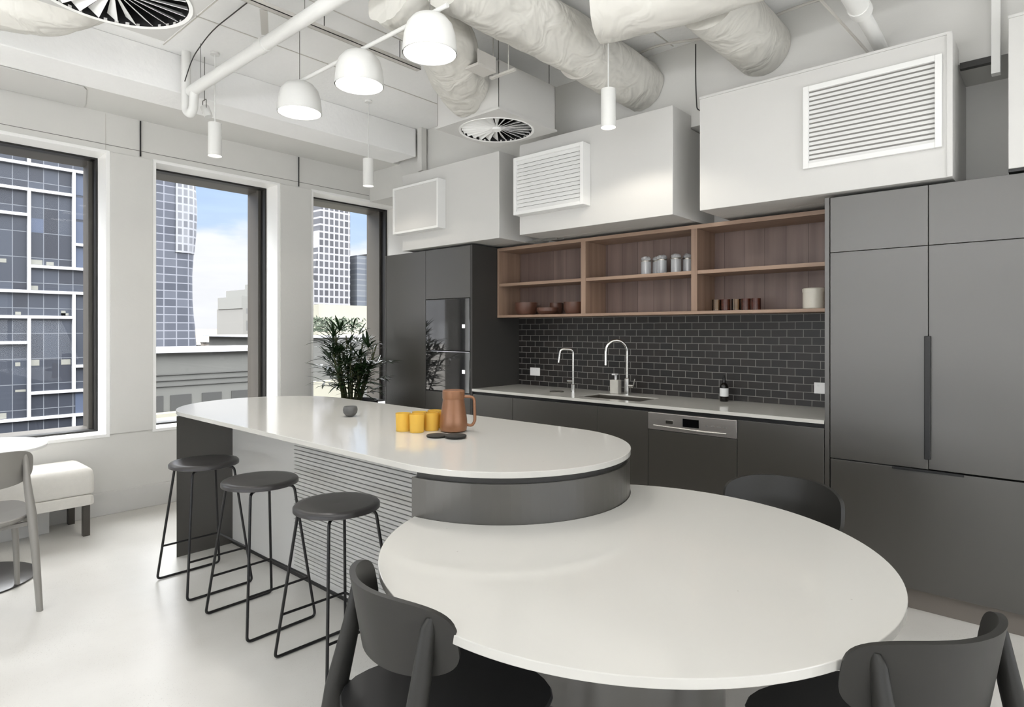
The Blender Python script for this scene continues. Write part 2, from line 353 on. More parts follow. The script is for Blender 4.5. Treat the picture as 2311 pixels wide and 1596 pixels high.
# pier lining boards and window lining
for a, b in ((1.426, 1.76), (2.774, 3.13)):
    S_(box(XW, XW+.012, a+.022, b-.022, ZS+.0, ZT+.012), 'trim_1', M['wall'], 'flush white panel facing the pier between two windows', 'trim', bevel=.002)
names = {2: 'white framed tall window showing the dark glass tower', 3: 'middle tall window showing the curved tower and clouds', 4: 'window behind the palm beside the tall cupboards'}
wi = 0
for i, (a, b) in enumerate(WIN):
    wi += 1
    t = thing('window_%d' % wi, names.get(i, 'tall window further along the wall'), 'window', (XW, (a+b)/2, ZS), kind='structure')
    e = .022
    if i == 4: b = 4.15
    l = MB()   # white lining of the reveal and its small casing on the wall face
    l.box(-5.52, XW+.006, a-e, a+.004, ZS-.02, ZT+.02); l.box(-5.52, XW+.006, a, b, ZS-.02, ZS+.004); l.box(-5.52, XW+.006, a, b, ZT-.004, ZT+.02)
    if i != 4: l.box(-5.52, XW+.006, b-.004, b+e, ZS-.02, ZT+.02)
    l.build('window_lining', M['trimwhite'], t, bevel=.002)
    f = MB(); w_ = .018
    f.box(-5.60, -5.52, a, a+w_, ZS, ZT); f.box(-5.60, -5.52, b-w_, b, ZS, ZT); f.box(-5.60, -5.52, a+w_, b-w_, ZS, ZS+w_); f.box(-5.60, -5.52, a+w_, b-w_, ZT-w_, ZT)
    f.build('window_frame', M['frameblk'], t, bevel=.002)
    f = MB()
    f.box(XO-.02, -5.60, a-.01, a+.012, ZS, ZT); f.box(XO-.02, -5.60, b-.012, b+.01, ZS, ZT); f.box(XO-.02, -5.60, a, b, ZS-.01, ZS+.012); f.box(XO-.02, -5.60, a, b, ZT-.012, ZT+.01)
    f.box(-5.64, -5.60, b-.045, b-.01, ZS, ZT)
    f.build('outer_jamb', M['frame'], t)
    box(-5.575, -5.569, a+w_, b-w_, ZS+w_, ZT-w_).build('pane', M['paneglass'], t)
# baseboards
S_(box(XW, XW+.014, -3.35, YK, 0, .172), 'baseboard_left', M['board'], 'white skirting board under the windows', 'baseboard', bevel=.003)
# added windows behind the camera, put there to bring in fill light
for nm, rect, lab in (('window_6', ('y', -3.47, -4.1, 2.1), 'added wide window behind the camera for fill light'), ('window_7', ('x', 3.47, -1.8, 3.4), 'added wide window on the right behind the camera for fill light')):
    ax, c0, a, b = rect; t = thing(nm, lab, 'window', (0, 0, 0), kind='structure'); f = MB(); n = 5
    for k in range(n+1):
        p = a+(b-a)*k/n
        f.box(*( (p-.03, p+.03, c0-.04, c0+.04) if ax == 'y' else (c0-.04, c0+.04, p-.03, p+.03)), .6, 2.2)
    for z in (.6, 2.14): f.box(*((a, b, c0-.04, c0+.04) if ax == 'y' else (c0-.04, c0+.04, a, b)), z, z+.06)
    f.build('window_frame', M['frameblk'], t)
# ceiling beam, bulkhead, access panel
S_(box(-4.83, -4.48, -3.35, 3.70, 3.0, ZC), 'ceiling_beam', M['ceiling'], 'deep white painted beam running parallel to the windows', 'beam', bevel=.006)
S_(box(XW, -4.838, -3.35, 3.78, 3.008, ZC), 'ceiling_soffit', M['wall'], 'shallow white soffit between the beam and the window wall', 'soffit')
m = MB(); m.prism([(-5.30, 0), (-4.85, 0), (-4.85, 1.17), (-4.9, 1.2), (-5.2, 1.27), (-5.30, 1.27)], 2.998, 3.0075)
for v in m.bm.verts:
    if v.co.y == 0: v.co.y = -2.5
tag(m.build('access_panel', M['board'], None, bevel=.004), 'long white panel fixed under the soffit above the first window', 'panel')
S_(box(-4.46, -4.40, 3.70, 3.76, 2.86, ZC), 'trim_2', M['wall'], 'thin upright edge where the beam meets the bulkhead', 'trim')
# hairline formwork joints of the slab (shallow battens)
for x in (-3.85, -3.18, -1.9):
    S_(box(x-.004, x+.004, -3.3, 3.75, ZC-.003, ZC+.001), 'trim_3', M['galv'], 'thin joint line across the ceiling slab', 'trim')
S_(box(-4.4, 3.3, 1.50, 1.507, ZC-.003, ZC+.001), 'trim_3', M['galv'], 'thin joint line running along the ceiling slab', 'trim')

S_(box(XW, XW+.002, -3.3, 3.77, 2.768, 2.772), 'trim_4', M['wire'], 'fine joint line along the wall above the windows', 'trim')
S_(box(XW, XW+.002, 1.418, 1.422, 2.73, 3.0), 'trim_5', M['galv'], 'fine upright joint above the first window', 'trim')
# black blind rods on the header
for y in (1.651, 2.979):
    tag(MB().tube([(XW+.012, y, ZT+.02), (XW+.012, y, 3.0)], .0055, 6).build('conduit_rod', M['black'], None),
        'slim black rod on the header above the %s pier' % ('first' if y < 2 else 'second'), 'rod', 'black rods above the window piers')

# ================================================================ KITCHEN RUN
YF = 3.556
G = .003
def door(parent, x0, x1, z0, z1, y=YF, th=.02, m='gray', name='door'):
    return box(x0+G/2, x1-G/2, y, y+th, z0+G/2, z1-G/2).build(name, M[m], parent, bevel=.0012)
def handle_v(parent, x, z0, z1): return box(x-.012, x+.012, YF-.018, YF+.004, z0, z1).build('handle', M['black'], parent, bevel=.002)
def carcass(parent, x0, x1, z0, z1, y0=YF+.021, y1=YK-.003, m='graydk'): return box(x0+.001, x1-.001, y0, y1, z0, z1).build('carcass', M[m], parent)
GTC = 'tall graphite cupboards'
# tall bank right: three two-door columns (x -.901.. )
t = thing('tall_cabinet', 'tall graphite cabinet beside the walnut shelf, long black pull on its edge', 'cabinet', (-.69, YF, 0), GTC)
carcass(t, -.901, -.465, .11, 2.083); door(t, -.901, -.465, 1.79, 2.083, name='upper_door'); door(t, -.901, -.465, .705, 1.79, name='door')
box(-.480, -.454, YF-.022, YF-.0005, .757, 1.352).build('handle', M['black'], t, bevel=.003)
t = thing('tall_cabinet', 'tall graphite cabinet at the right edge of the picture under the white boxes', 'cabinet', (-.25, YF, 0), GTC)
carcass(t, -.463, -.03, .707, 2.083); door(t, -.465, -.03, 1.79, 2.083, name='upper_door'); door(t, -.465, -.03, .707, 1.79, name='door')
t = thing('drawer_cabinet', 'wide graphite pull-out front below the tall doors with a black edge grip', 'cabinet', (-.45, YF, 0))
box(-.901+G, -.03-G, YF, YF+.02, .11, .700).build('drawer_front', M['gray'], t, bevel=.0012)
carcass(t, -.463, -.03, .11, .70)
box(-.615, -.325, YF-.012, YF+.01, .692, .7035).build('handle', M['black'], t, bevel=.001)
t = thing('tall_cabinet', 'tall graphite cabinet beyond the right edge of the frame', 'cabinet', (.3, YF, 0), GTC)
carcass(t, -.028, 1.2, .11, 2.083)
for a, b in ((-.03, .4), (.4, .8), (.8, 1.2)): door(t, a, b, 1.79, 2.083, name='upper_door'); door(t, a, b, .705, 1.79); door(t, a, b, .11, .705, name='lower_door')
tag(box(-.926, -.903, YF-.002, YK-.003, 0, 2.084).build('side_panel', M['gray'], None, bevel=.001), 'upright graphite side panel between the shelf and tall cabinets', 'panel')
# kicks
tag(box(-.90, 1.2, 3.60, 3.615, 0, .108).build('kick_board', M['plinth'], None), 'brownish metal kick board under the tall cabinets', 'kick board')
tag(box(-3.586, -.928, 3.60, 3.615, 0, .108).build('kick_board', M['graydk'], None), 'dark kick board under the sink cabinets', 'kick board')
tag(box(-4.744, -3.613, 3.60, 3.615, 0, .108).build('kick_board', M['graydk'], None), 'dark kick board under the oven cabinet', 'kick board')
# left tall
t = thing('tall_cabinet', 'tall grey cabinet beside the palm, full-height door', 'cabinet', (-4.46, YF, 0), GTC)
carcass(t, -4.745, -4.176, .11, 2.083); door(t, -4.745, -4.174, .11, 2.083)
box(-4.759, -4.746, YF-.001, YK-.003, 0, 2.083).build('side_panel', M['gray'], t)
t = thing('oven_cabinet', 'tall grey cabinet that houses the stacked black ovens', 'cabinet', (-3.9, YF, 0), GTC)
o_ = MB(); o_.box(-4.172, -3.613, YF+.021, YK-.003, 1.65, 2.083); o_.box(-4.172, -3.613, YF+.021, YK-.003, .11, .855)
o_.box(-4.172, -4.160, YF+.021, YK-.003, .855, 1.65); o_.box(-3.618, -3.613, YF+.021, YK-.003, .855, 1.65); o_.build('carcass', M['graydk'], t)
door(t, -4.174, -3.613, 1.65, 2.083, name='upper_door'); door(t, -4.174, -3.613, .11, .852, name='lower_door')
box(-3.611, -3.588, YF-.002, YK-.003, 0, 2.084).build('side_panel', M['graydk'], t, bevel=.001)
for z0, z1, lab in ((.858, 1.20, 'black glass oven under the other one in the tall cabinet'), (1.206, 1.646, 'black glass oven above the other one in the tall cabinet')):
    t = thing('oven', lab, 'oven', (-3.89, YF, z0), 'built-in ovens')
    box(-4.156, -3.622, YF+.02, 4.05, z0+.01, z1-.01).build('body', M['black'], t)
    box(-4.168, -3.618, YF-.004, YF+.018, z0, z1).build('door', M['ovenglass'], t, bevel=.003)
    zz = 1.41 if z0 > 1 else 1.03
    box(-3.705, -3.672, YF-.006, YF-.003, zz-.012, zz+.018).build('display', M['ledwhite'], t)
    MB().box(-4.13, -4.12, YF-.0055, YF-.003, z0+.04, z0+.14).build('handle', M['frameblk'], t)
# base units
BU = 'graphite base cupboards under the sink bench'
labs = ['graphite base cupboard against the tall oven cabinet', 'graphite base cupboard under the taps', 'narrow graphite base cupboard between the sink and the dishwasher', None, 'graphite base cupboard between the dishwasher and the tall cabinets']
xs = [-3.586, -3.147, -2.369, -1.977, -1.397, -.928]
for i in range(5):
    if labs[i] is None: continue
    t = thing('base_cabinet', labs[i], 'cabinet', ((xs[i]+xs[i+1])/2, YF, 0), BU)
    if i == 1:
        c = MB(); c.box(xs[i]+.001, xs[i+1]-.001, YF+.021, YF+.04, .11, .857); c.box(xs[i]+.001, xs[i+1]-.001, YF+.04, 4.147, .11, .6); c.build('carcass', M['graydk'], t)
    elif i == 2:
        c = MB(); c.box(xs[i]+.001, xs[i+1]-.001, YF+.021, YF+.04, .11, .857); c.box(xs[i]+.001, xs[i+1]-.001, YF+.04, 4.147, .11, .6); c.build('carcass', M['graydk'], t)
    else: carcass(t, xs[i], xs[i+1], .11, .857)
    door(t, xs[i], xs[i+1], .11, .857)
t = thing('dishwasher', 'integrated dishwasher with stainless control panel', 'dishwasher', (-1.687, YF, 0))
carcass(t, -1.977, -1.397, .11, .857)
door(t, -1.977, -1.397, .11, .743)
p = box(-1.975, -1.399, YF-.006, YF+.02, .746, .853).build('control_panel', M['steel'], t, bevel=.002)
box(-1.735, -1.630, YF-.0075, YF-.005, .782, .832).build('display', M['display'], p)
box(-1.85, -1.80, YF-.0085, YF-.005, .79, .812).build('button', M['chrome'], p, bevel=.001)
MB().tube([(-1.935, YF-.006, .772), (-1.6, YF-.011, .765), (-1.46, YF-.006, .768)], .004, 8).build('grip_recess', M['chrome'], p, smooth=True)
for k in range(4): box(-1.59+k*.038, -1.572+k*.038, YF-.0075, YF-.005, .80, .806).build('button', M['wire'], p)
tag(box(-3.586, -.928, YF+.012, YF+.020, .8575, .8795).build('shadow_rail', M['black'], None), 'recessed black rail under the long white benchtop', 'rail')
# benchtop with sink cut-out (real opening)
t = thing('benchtop', 'long white stone benchtop along the tiled wall', 'countertop', (-2.2, 3.85, .88))
c = MB(); sx0, sx1, sy0, sy1 = -2.60, -2.10, 3.66, 3.93
c.box(-3.586, sx0, YF-.008, YK-.004, .88, .90); c.box(sx1, -.928, YF-.008, YK-.004, .88, .90); c.box(sx0, sx1, YF-.008, sy0, .88, .90); c.box(sx0, sx1, sy1, YK-.004, .88, .90)
bmesh.ops.remove_doubles(c.bm, verts=c.bm.verts, dist=1e-5)
c.build('slab', M['quartz'], t)
# open the rail under the sink is hidden; sink bowl
t = thing('sink', 'square stainless steel sink set under the white benchtop', 'sink', (-2.35, 3.8, .75))
c = MB(); a0, a1, b0_, b1_ = sx0+.001, sx1-.001, sy0+.001, sy1-.001
c.box(a0, a0+.004, b0_, b1_, .70, .893); c.box(a1-.004, a1, b0_, b1_, .70, .893); c.box(a0+.004, a1-.004, b0_, b0_+.004, .70, .893); c.box(a0+.004, a1-.004, b1_-.004, b1_, .70, .893)
c.box(a0, a1, b0_, b1_, .696, .70)
c.build('bowl', M['sink'], t)
MB().lathe([(.03, .7005), (.03, .703), (.022, .703)], -2.35, 3.8, 20).build('drain', M['chrome'], t, smooth=True)
# splashback tiles
tag(box(-3.586, -.928, YK-.012, YK-.0005, .901, 1.487).build('splashback', M['splash'], None), 'black brick tile splashback with pale grout above the benchtop', 'splashback')
# outlets
for a, b, z0, z1, lab in ((-3.45, -3.345, .985, 1.054, 'white power outlet plate near the tall oven cabinet'), (-1.137, -1.04, .985, 1.054, 'white power outlet plate near the graphite side panel')):
    t = thing('power_outlet', lab, 'outlet', ((a+b)/2, YK-.012, z0), 'outlet plates on the tiles')
    box(a, b, YK-.022, YK-.012, z0, z1).build('plate', M['outlet'], t, bevel=.002)
    for q in (.25, .75): box(a+(b-a)*q-.006, a+(b-a)*q+.006, YK-.0235, YK-.022, z0+.045, z0+.057).build('switch', M['label'], t)
# taps
t = thing('tap', 'slim chrome water tap with square-topped spout beside the drip grate', 'tap', (-2.80, 3.87, .90), 'chrome taps')
MB().lathe([(.018, .90), (.018, .96), (.012, .965)], -2.80, 3.87).build('base', M['chrome'], t, smooth=True)
MB().tube(fillet([(-2.80, 3.87, .96), (-2.80, 3.87, 1.23), (-2.87, 3.80, 1.235), (-2.88, 3.79, 1.13)], .03), .009, 12).build('spout', M['chrome'], t, smooth=True)
MB().tube([(-2.80, 3.87, .985), (-2.86, 3.885, .985)], .011, 10).build('handle', M['chrome'], t, smooth=True)
t = thing('tap', 'tall gooseneck chrome mixer tap behind the sink', 'tap', (-2.40, 4.00, .90), 'chrome taps')
MB().lathe([(.02, .90), (.02, 1.02), (.014, 1.025)], -2.40, 4.00).build('base', M['chrome'], t, smooth=True)
arc = [(-2.40, 4.0, 1.02), (-2.40, 4.0, 1.22)] + [(-2.40-.055*(1-math.cos(a)), 4.0-.06*(1-math.cos(a)), 1.22+.085*math.sin(a)) for a in [PI*k/10 for k in range(1, 11)]] + [(-2.51, 3.88, 1.12)]
MB().tube(arc, .011, 12).build('spout', M['chrome'], t, smooth=True)
h = MB().tube([(-2.40, 4.0, .965), (-2.345, 4.0, .965)], .014, 12).build('handle', M['chrome'], t, smooth=True)
MB().tube([(-2.347, 4.0, .965), (-2.335, 4.0, 1.02)], .004, 8).build('lever', M['chrome'], h, smooth=True)
t = thing('drip_grate', 'flat round metal drip grate under the slim tap', 'drip tray', (-2.90, 3.83, .90))
MB().lathe([(.052, .9005), (.055, .903), (.055, .906), (.05, .907)], -2.905, 3.80, 28).build('grate', M['sink'], t, smooth=True)
t = thing('soap_dispenser', 'square grey soap dispenser between the two taps', 'dispenser', (-2.51, 4.02, .90))
box(-2.545, -2.475, 3.99, 4.045, .90, 1.003).build('body', M['soap'], t, bevel=.004)
c = MB(); c.lathe([(.009, 1.003), (.009, 1.04)], -2.51, 4.018, 14); c.box(-2.525, -2.495, 3.985, 4.03, 1.04, 1.05); c.build('pump', M['outlet'], t, bevel=.001)
t = thing('bottle', 'small dark bottle with a white label on the benchtop by the tiles', 'bottle', (-1.68, 4.05, .90))
MB().lathe([(.026, .90), (.028, .904), (.028, 1.0), (.02, 1.018), (.01, 1.026), (.01, 1.045), (.006, 1.075)], -1.68, 4.05, 24).build('body', M['darkbottle'], t, smooth=True)
MB().lathe([(.0287, .935), (.0287, .99)], -1.68, 4.05, 24, False, False).build('label', M['label'], t, smooth=True)

# ---- open shelf unit
t = thing('wall_shelf', 'long open walnut wall shelf with three bays above the black tiles', 'shelf', (-2.25, 3.85, 1.487))
sy0_, sz0, sz1 = 3.85, 1.487, 2.078
c = MB(); c.box(-3.583, -.928, sy0_, 4.147, sz0, sz0+.020); c.box(-3.583, -.928, sy0_, 4.147, sz1-.026, sz1); c.build('case', M['oak'], t, bevel=.001)
for x in (-3.583, -2.713, -1.822, -.948):
    w_ = .02 if x in (-3.583, -.948) else .042
    box(x, x+w_, sy0_, 4.13, sz0+.020, sz1-.026).build('divider', M['oakv'], t, bevel=.001)
for a, b in ((-3.563, -2.713), (-2.671, -1.822), (-1.78, -.948)):
    box(a, b, sy0_+.004, 4.13, 1.752, 1.776).build('shelf_board', M['oak'], t, bevel=.001)
box(-3.563, -.948, 4.13, 4.147, sz0+.02, sz1-.026).build('back_panel', M['oakback'], t)
# glasses etc on shelves
def tumbler(name, r, h, m, label, grp, loc, cat='glass', taper=1.0, lid=None):
    t = thing(name, label, cat, loc, grp); x, y, z = loc
    MB().lathe([(r*.2, z), (r*taper, z), (r, z+h), (r*.93, z+h), (r*taper*.9, z+.006), (r*.2, z+.006)], x, y, 26, True, True).build('body', m, t, smooth=True)
    return t
def crumple_jar(x, y, z, r, h, label):
    t = thing('glass_jar', label, 'jar', (x, y, z), 'clear jars on the middle shelf')
    MB().lathe([(r*.2, z), (r, z), (r, z+h*.72), (r*.94, z+h*.72), (r*.92, z+.005), (r*.2, z+.005)], x, y, 22).build('body', M['tumbler'], t, smooth=True)
    MB().lathe([(r*1.05, z+h*.72), (r*1.06, z+h*.77), (r*.9, z+h*.79)], x, y, 22).build('rim', M['sink'], t, smooth=True)
    k = MB(); rings = []
    for j, (rr, zz) in enumerate(((.85, .79), (1.0, .86), (.92, .94), (.5, 1.0))):
        rings.append([(x+r*rr*(1+.2*noise.noise(Vector((i*1.3, j*2.1, x*9))))*math.cos(2*PI*i/16), y+r*rr*(1+.2*noise.noise(Vector((i*1.3, j*2.1, y*9))))*math.sin(2*PI*i/16), z+h*zz+.006*noise.noise(Vector((i*2.2, j, 3+x*7)))) for i in range(16)])
    k.rings(rings).build('stopper', M['tumbler'], t)
    return t
zs = 1.7765
for x, y, lb in ((-2.225, 3.97, 'clear glass jar at the left end of the middle shelf row'), (-2.165, 4.03, 'clear glass jar tucked behind the left end of the jar row'), (-2.10, 3.97, 'clear glass jar in the middle of the shelf row'), (-1.985, 3.96, 'clear glass jar next to the divider, front one'), (-1.925, 4.02, 'clear glass jar next to the divider, rear one')):
    crumple_jar(x, y, zs, .036, .135, lb)
zb = sz0+.0205
for i, (x, mk, lb) in enumerate(((-1.69, 'amberpale', 'pale glass tumbler at the left end of the lower row'), (-1.628, 'amberdk', 'dark amber tumbler beside the leftmost pale one'), (-1.558, 'amberpale', 'pale glass tumbler in the middle of the lower row'), (-1.494, 'amberdk', 'dark amber tumbler right of the middle pale one'), (-1.43, 'amberdk', 'dark amber tumbler at the right end of the lower row'))):
    tumbler('tumbler', .029, .075, M[mk], lb, 'small tumblers on the lower shelf', (x, 3.95, zb))
t = thing('canister', 'cream ceramic canister with lid at the end of the lower shelf', 'canister', (-1.09, 3.95, zb))
MB().lathe([(.056, zb), (.06, zb+.004), (.06, zb+.10)], -1.09, 3.95, 32).build('body', M['ceramic'], t, smooth=True)
MB().lathe([(.062, zb+.1), (.063, zb+.118), (.055, zb+.124), (.01, zb+.125)], -1.09, 3.95, 32).build('lid', M['ceramic'], t, smooth=True)
for x, y, r, h, lb in ((-3.36, 3.97, .095, .105, 'deep brown stoneware bowl near the left side of the shelf'), (-3.10, 3.93, .088, .055, 'low brown stoneware bowl between the two deeper ones'), (-3.12, 4.073, .054, .10, 'brown stoneware cup behind the low bowl'), (-2.86, 3.97, .085, .095, 'deep brown stoneware bowl against the first divider')):
    t = thing('stoneware_bowl', lb, 'bowl', (x, y, zb), 'brown bowls on the lower shelf')
    MB().lathe([(r*.6, zb), (r*.8, zb+.006), (r, zb+h*.5), (r, zb+h), (r*.93, zb+h), (r*.9, zb+h*.5), (r*.6, zb+.012)], x, y, 28).build('body', M['bowl'], t, smooth=True)

# ================================================================ BOXED AIR UNITS
def louvre(parent, x0, x1, z0, z1, y0, y1, fr, n, blank=False):
    f = MB()
    f.box(x0, x0+fr, y0, y1, z0, z1); f.box(x1-fr, x1, y0, y1, z0, z1); f.box(x0+fr, x1-fr, y0, y1, z0, z0+fr); f.box(x0+fr, x1-fr, y0, y1, z1-fr, z1)
    f.build('grille_frame', M['grille'], parent, bevel=.002)
    if blank:
        box(x0+fr, x1-fr, y0+.012, y0+.016, z0+fr, z1-fr).build('blank_panel', M['board'], parent); return
    s = MB(); zz0, zz1 = z0+fr, z1-fr; p = (zz1-zz0)/n; a = math.radians(20)
    for k in range(n):
        zc = zz0+p*(k+.5); mt = Matrix.Translation((0, y0+.018, zc)) @ Matrix.Rotation(-a if not blank else -a, 4, 'X')
        s.box(x0+fr, x1-fr, -.002, .002, -p*.5, p*.5, mt)
    s.build('louvre', M['grille'], parent)
    box(x0+fr, x1-fr, y1-.004, y1-.001, zz0, zz1).build('backing', M['wire'] if not blank else M['grille'], parent)
labsU = ('white boxed air unit above the tall oven cabinet, plain panel grille', 'white boxed air unit above the first shelf bays, deep louvred grille', 'largest white boxed air unit, flush louvred grille and cover bead', 'white boxed air unit cut off by the right edge')
for i, (x0, x1) in enumerate(((-4.455, -3.256), (-3.045, -1.787), (-1.611, -.367), (-.163, 1.1))):
    t = thing('air_unit', labsU[i], 'air unit', ((x0+x1)/2, 3.52, 2.10), 'white boxed air units above the cabinets')
    c = MB(); c.box(x0, x1, 3.52, 3.775, 2.10, 2.78); c.build('housing', M['board'], t, bevel=.003)
    c = MB()
    if i >= 2:
        c.box(x0, x1, 3.512, 3.5195, 2.768, 2.781); c.box(x1-.02, x1+.002, 3.512, 3.5195, 2.10, 2.768); c.build('cover_bead', M['board'], t)
    else: c.bm.free()
    box(x0+.004, x1-.004, 3.777, 4.147, 2.10, 2.695).build('rear_plenum', M['board'], t)
    if i == 0: louvre(t, -4.48, -3.87, 2.24, 2.655, 3.43, 3.519, .02, 14, True)
    if i == 1: louvre(t, -3.03, -2.40, 2.235, 2.66, 3.43, 3.519, .026, 13)
    if i == 2: louvre(t, -1.02, -.405, 2.243, 2.682, 3.498, 3.5195, .028, 16)
    if i == 3: box(x0, x1, 3.53, 3.77, 2.087, 2.0985).build('base_board', M['black'], t)
# cable bundle at the foot of the first box gap
t = MB(); t.tube([(-3.22, 3.80, 2.088+.004), (-3.05, 3.76, 2.093), (-2.9, 3.80, 2.09)], .005, 6); t.tube([(-3.2, 3.84, 2.095), (-3.0, 3.80, 2.089), (-2.86, 3.84, 2.092)], .005, 6)
tag(t.build('cable_bundle', M['wire'], None, smooth=True), 'grey cables lying between the first two air units above the shelf', 'cable')

# ================================================================ CEILING SERVICES
def swirl(parent, cx, cy, z, R):
    MB().lathe([(R-.004, z-.0005), (R+.012, z-.004), (R+.012, z+.001)], cx, cy, 48, False, False).build('ring', M['trimwhite'], parent, smooth=True)
    MB().lathe([(.0, z+.16), (R, z+.16), (R, z+.001)], cx, cy, 40, False, False).build('cavity', M['void'], parent)
    v = MB(); n = 24
    for k in range(n):
        a = 2*PI*k/n
        mt = Matrix.Translation((cx, cy, z+.016)) @ Matrix.Rotation(a, 4, 'Z') @ Matrix.Rotation(math.radians(38), 4, 'X')
        vs = [Vector((.03, -.004, 0)), Vector((R*.97, -.026, 0)), Vector((R*.97, .026, 0)), Vector((.03, .004, 0))]
        lo = [v.bm.verts.new(mt @ p) for p in vs]; hi = [v.bm.verts.new(mt @ (p+Vector((0, 0, .0018)))) for p in vs]
        v.bm.faces.new(lo[::-1]); v.bm.faces.new(hi)
        for i in range(4): v.bm.faces.new((lo[i], lo[(i+1) % 4], hi[(i+1) % 4], hi[i]))
    v.build('vane', M['trimwhite'], parent)
    MB().lathe([(.0, z), (.034, z), (.034, z+.03)], cx, cy, 24, False, False).build('hub', M['trimwhite'], parent, smooth=True)
def diffuser(cx, cy, z, s, ph, lab, R):
    t = thing('swirl_diffuser', lab, 'air diffuser', (cx, cy, z), 'square swirl diffusers'); h = s/2
    # plate with a round hole
    m = MB(); n = 48; outer = []; inner = []
    for k in range(n):
        a = 2*PI*k/n; c_, s_ = math.cos(a), math.sin(a); q = h/max(abs(c_), abs(s_)); outer.append((cx+c_*q, cy+s_*q)); inner.append((cx+c_*R, cy+s_*R))
    for zz in (z, z+.012):
        pass
    O0 = [m.bm.verts.new((*p, z)) for p in outer]; I0 = [m.bm.verts.new((*p, z)) for p in inner]; O1 = [m.bm.verts.new((*p, z+.012)) for p in outer]; I1 = [m.bm.verts.new((*p, z+.012)) for p in inner]
    for k in range(n):
        j = (k+1) % n
        m.bm.faces.new((O0[k], O0[j], I0[j], I0[k])); m.bm.faces.new((O1[k], I1[k], I1[j], O1[j])); m.bm.faces.new((O0[k], O1[k], O1[j], O0[j])); m.bm.faces.new((I0[k], I0[j], I1[j], I1[k]))
    m.build('face_plate', M['board'], t)
    swirl(t, cx, cy, z, R)
    w = MB(); g = .01
    w.box(cx-h+g, cx-h+g+.003, cy-h+g, cy+h-g, z+.0125, z+ph); w.box(cx+h-g-.003, cx+h-g, cy-h+g, cy+h-g, z+.0125, z+ph)
    w.box(cx-h+g, cx+h-g, cy-h+g, cy-h+g+.003, z+.0125, z+ph); w.box(cx-h+g, cx+h-g, cy+h-g-.003, cy+h-g, z+.0125, z+ph); w.box(cx-h+g, cx+h-g, cy-h+g, cy+h-g, z+ph, z+ph+.004)
    w.build('plenum_box', M['board'], t)
    hh = MB()
    for sx in (-1, 1):
        for sy in (-1, 1): hh.tube([(cx+sx*(h-.04), cy+sy*(h-.04), z+ph+.004), (cx+sx*(h-.04), cy+sy*(h-.04), ZC)], .003, 6)
    hh.build('hanger', M['wire'], t)
diffuser(-2.918, 3.128, 2.77, .60, .31, 'square white plenum with round swirl vent between the ducts and the first louvred unit', .25)
diffuser(-2.915, .805, 2.77, .60, .30, 'square white plenum with large swirl vent nearest the window wall beam', .282)
DG = 'wrapped air ducts'
def duct(name, pts, r, lab, wob=.10, n=56, bands=(), sub=16, cap=True):
    P = [Vector(p) for p in pts]; q = []
    for i in range(len(P)-1):
        p0, p1, p2, p3 = P[max(i-1, 0)], P[i], P[i+1], P[min(i+2, len(P)-1)]
        for k in range(sub):
            t_ = k/sub; q.append(.5*((2*p1)+(-p0+p2)*t_+(2*p0-5*p1+4*p2-p3)*t_*t_+(-p0+3*p1-3*p2+p3)*t_**3))
    q.append(P[-1])
    rr = [r]*len(q) if not isinstance(r, (list, tuple)) else [r[0]+(r[1]-r[0])*i/(len(q)-1) for i in range(len(q))]
    t = thing(name, lab, 'duct', tuple(P[0]), DG)
    MB().tube(q, rr, n, cap, wob).build('sleeve', M['duct'], t, smooth=True, sharp=60)
    for b in bands:
        i = int(b*(len(q)-2)); d = (q[i+1]-q[i]).normalized()
        MB().tube([q[i]-d*.006, q[i]+d*.006], rr[i]*1.035, n).build('band', M['galv'], t, smooth=True)
    return t
duct('flexible_duct', [(-2.49, 1.88, 3.08), (-2.50, 2.04, 3.07), (-2.57, 2.32, 3.02), (-2.74, 2.57, 2.955), (-2.9, 2.84, 2.95)], .16, 'bent white flexible duct entering the plenum between the pendants and the big duct', .2, bands=(.35,))
duct('straight_duct', [(-2.15, 1.95, 3.068), (-2.15, 2.6, 3.068), (-2.15, 3.2, 3.068), (-2.15, 3.775, 3.068)], .163, 'large wrapped duct running into the bulkhead above the middle air unit', .17, bands=(.6,))
duct('straight_duct', [(-1.33, 3.0, 3.08), (-1.33, 3.3, 3.08), (-1.33, 3.775, 3.08)], .165, 'short smooth duct entering the bulkhead above the largest air unit', .015)
duct('flexible_duct', [(-1.80, 2.72, 3.075), (-1.70, 2.75, 3.07), (-1.4, 2.82, 3.07), (-1.0, 2.84, 3.07), (-.3, 2.84, 3.07), (.6, 2.84, 3.07)], .172, 'wrapped crossing duct joined to the short smooth duct', .09)
duct('flexible_duct', [(-4.05, -.5, 3.05), (-4.0, .05, 3.04), (-3.88, .42, 2.99), (-3.68, .68, 2.955), (-3.42, .79, 2.94), (-3.21, .80, 2.94)], .145, 'sagging white flexible duct entering the plenum nearest the window wall beam', .2)
# duct plastic wrap pieces
m = MB(); m.box(-2.53, -2.43, 2.45, 2.60, 2.87, 2.885); m.box(-2.53, -2.527, 2.45, 2.60, 2.885, 2.96); m.box(-2.433, -2.43, 2.45, 2.60, 2.885, 2.96)
tag(m.build('duct_bracket', M['galv'], None, bevel=.004), 'small folded white tray hanging below the big wrapped duct', 'bracket')
m = MB(); m.box(-2.50, -2.31, 2.62, 2.64, 2.86, 2.872); m.tube([(-2.36, 2.63, 2.872), (-2.36, 2.63, ZC)], .003, 6); m.tube([(-2.48, 2.63, 2.872), (-2.48, 2.63, ZC)], .003, 6)
tag(m.build('strut_rail', M['galv'], None), 'thin suspended rail between the plenum and the big duct', 'rail')
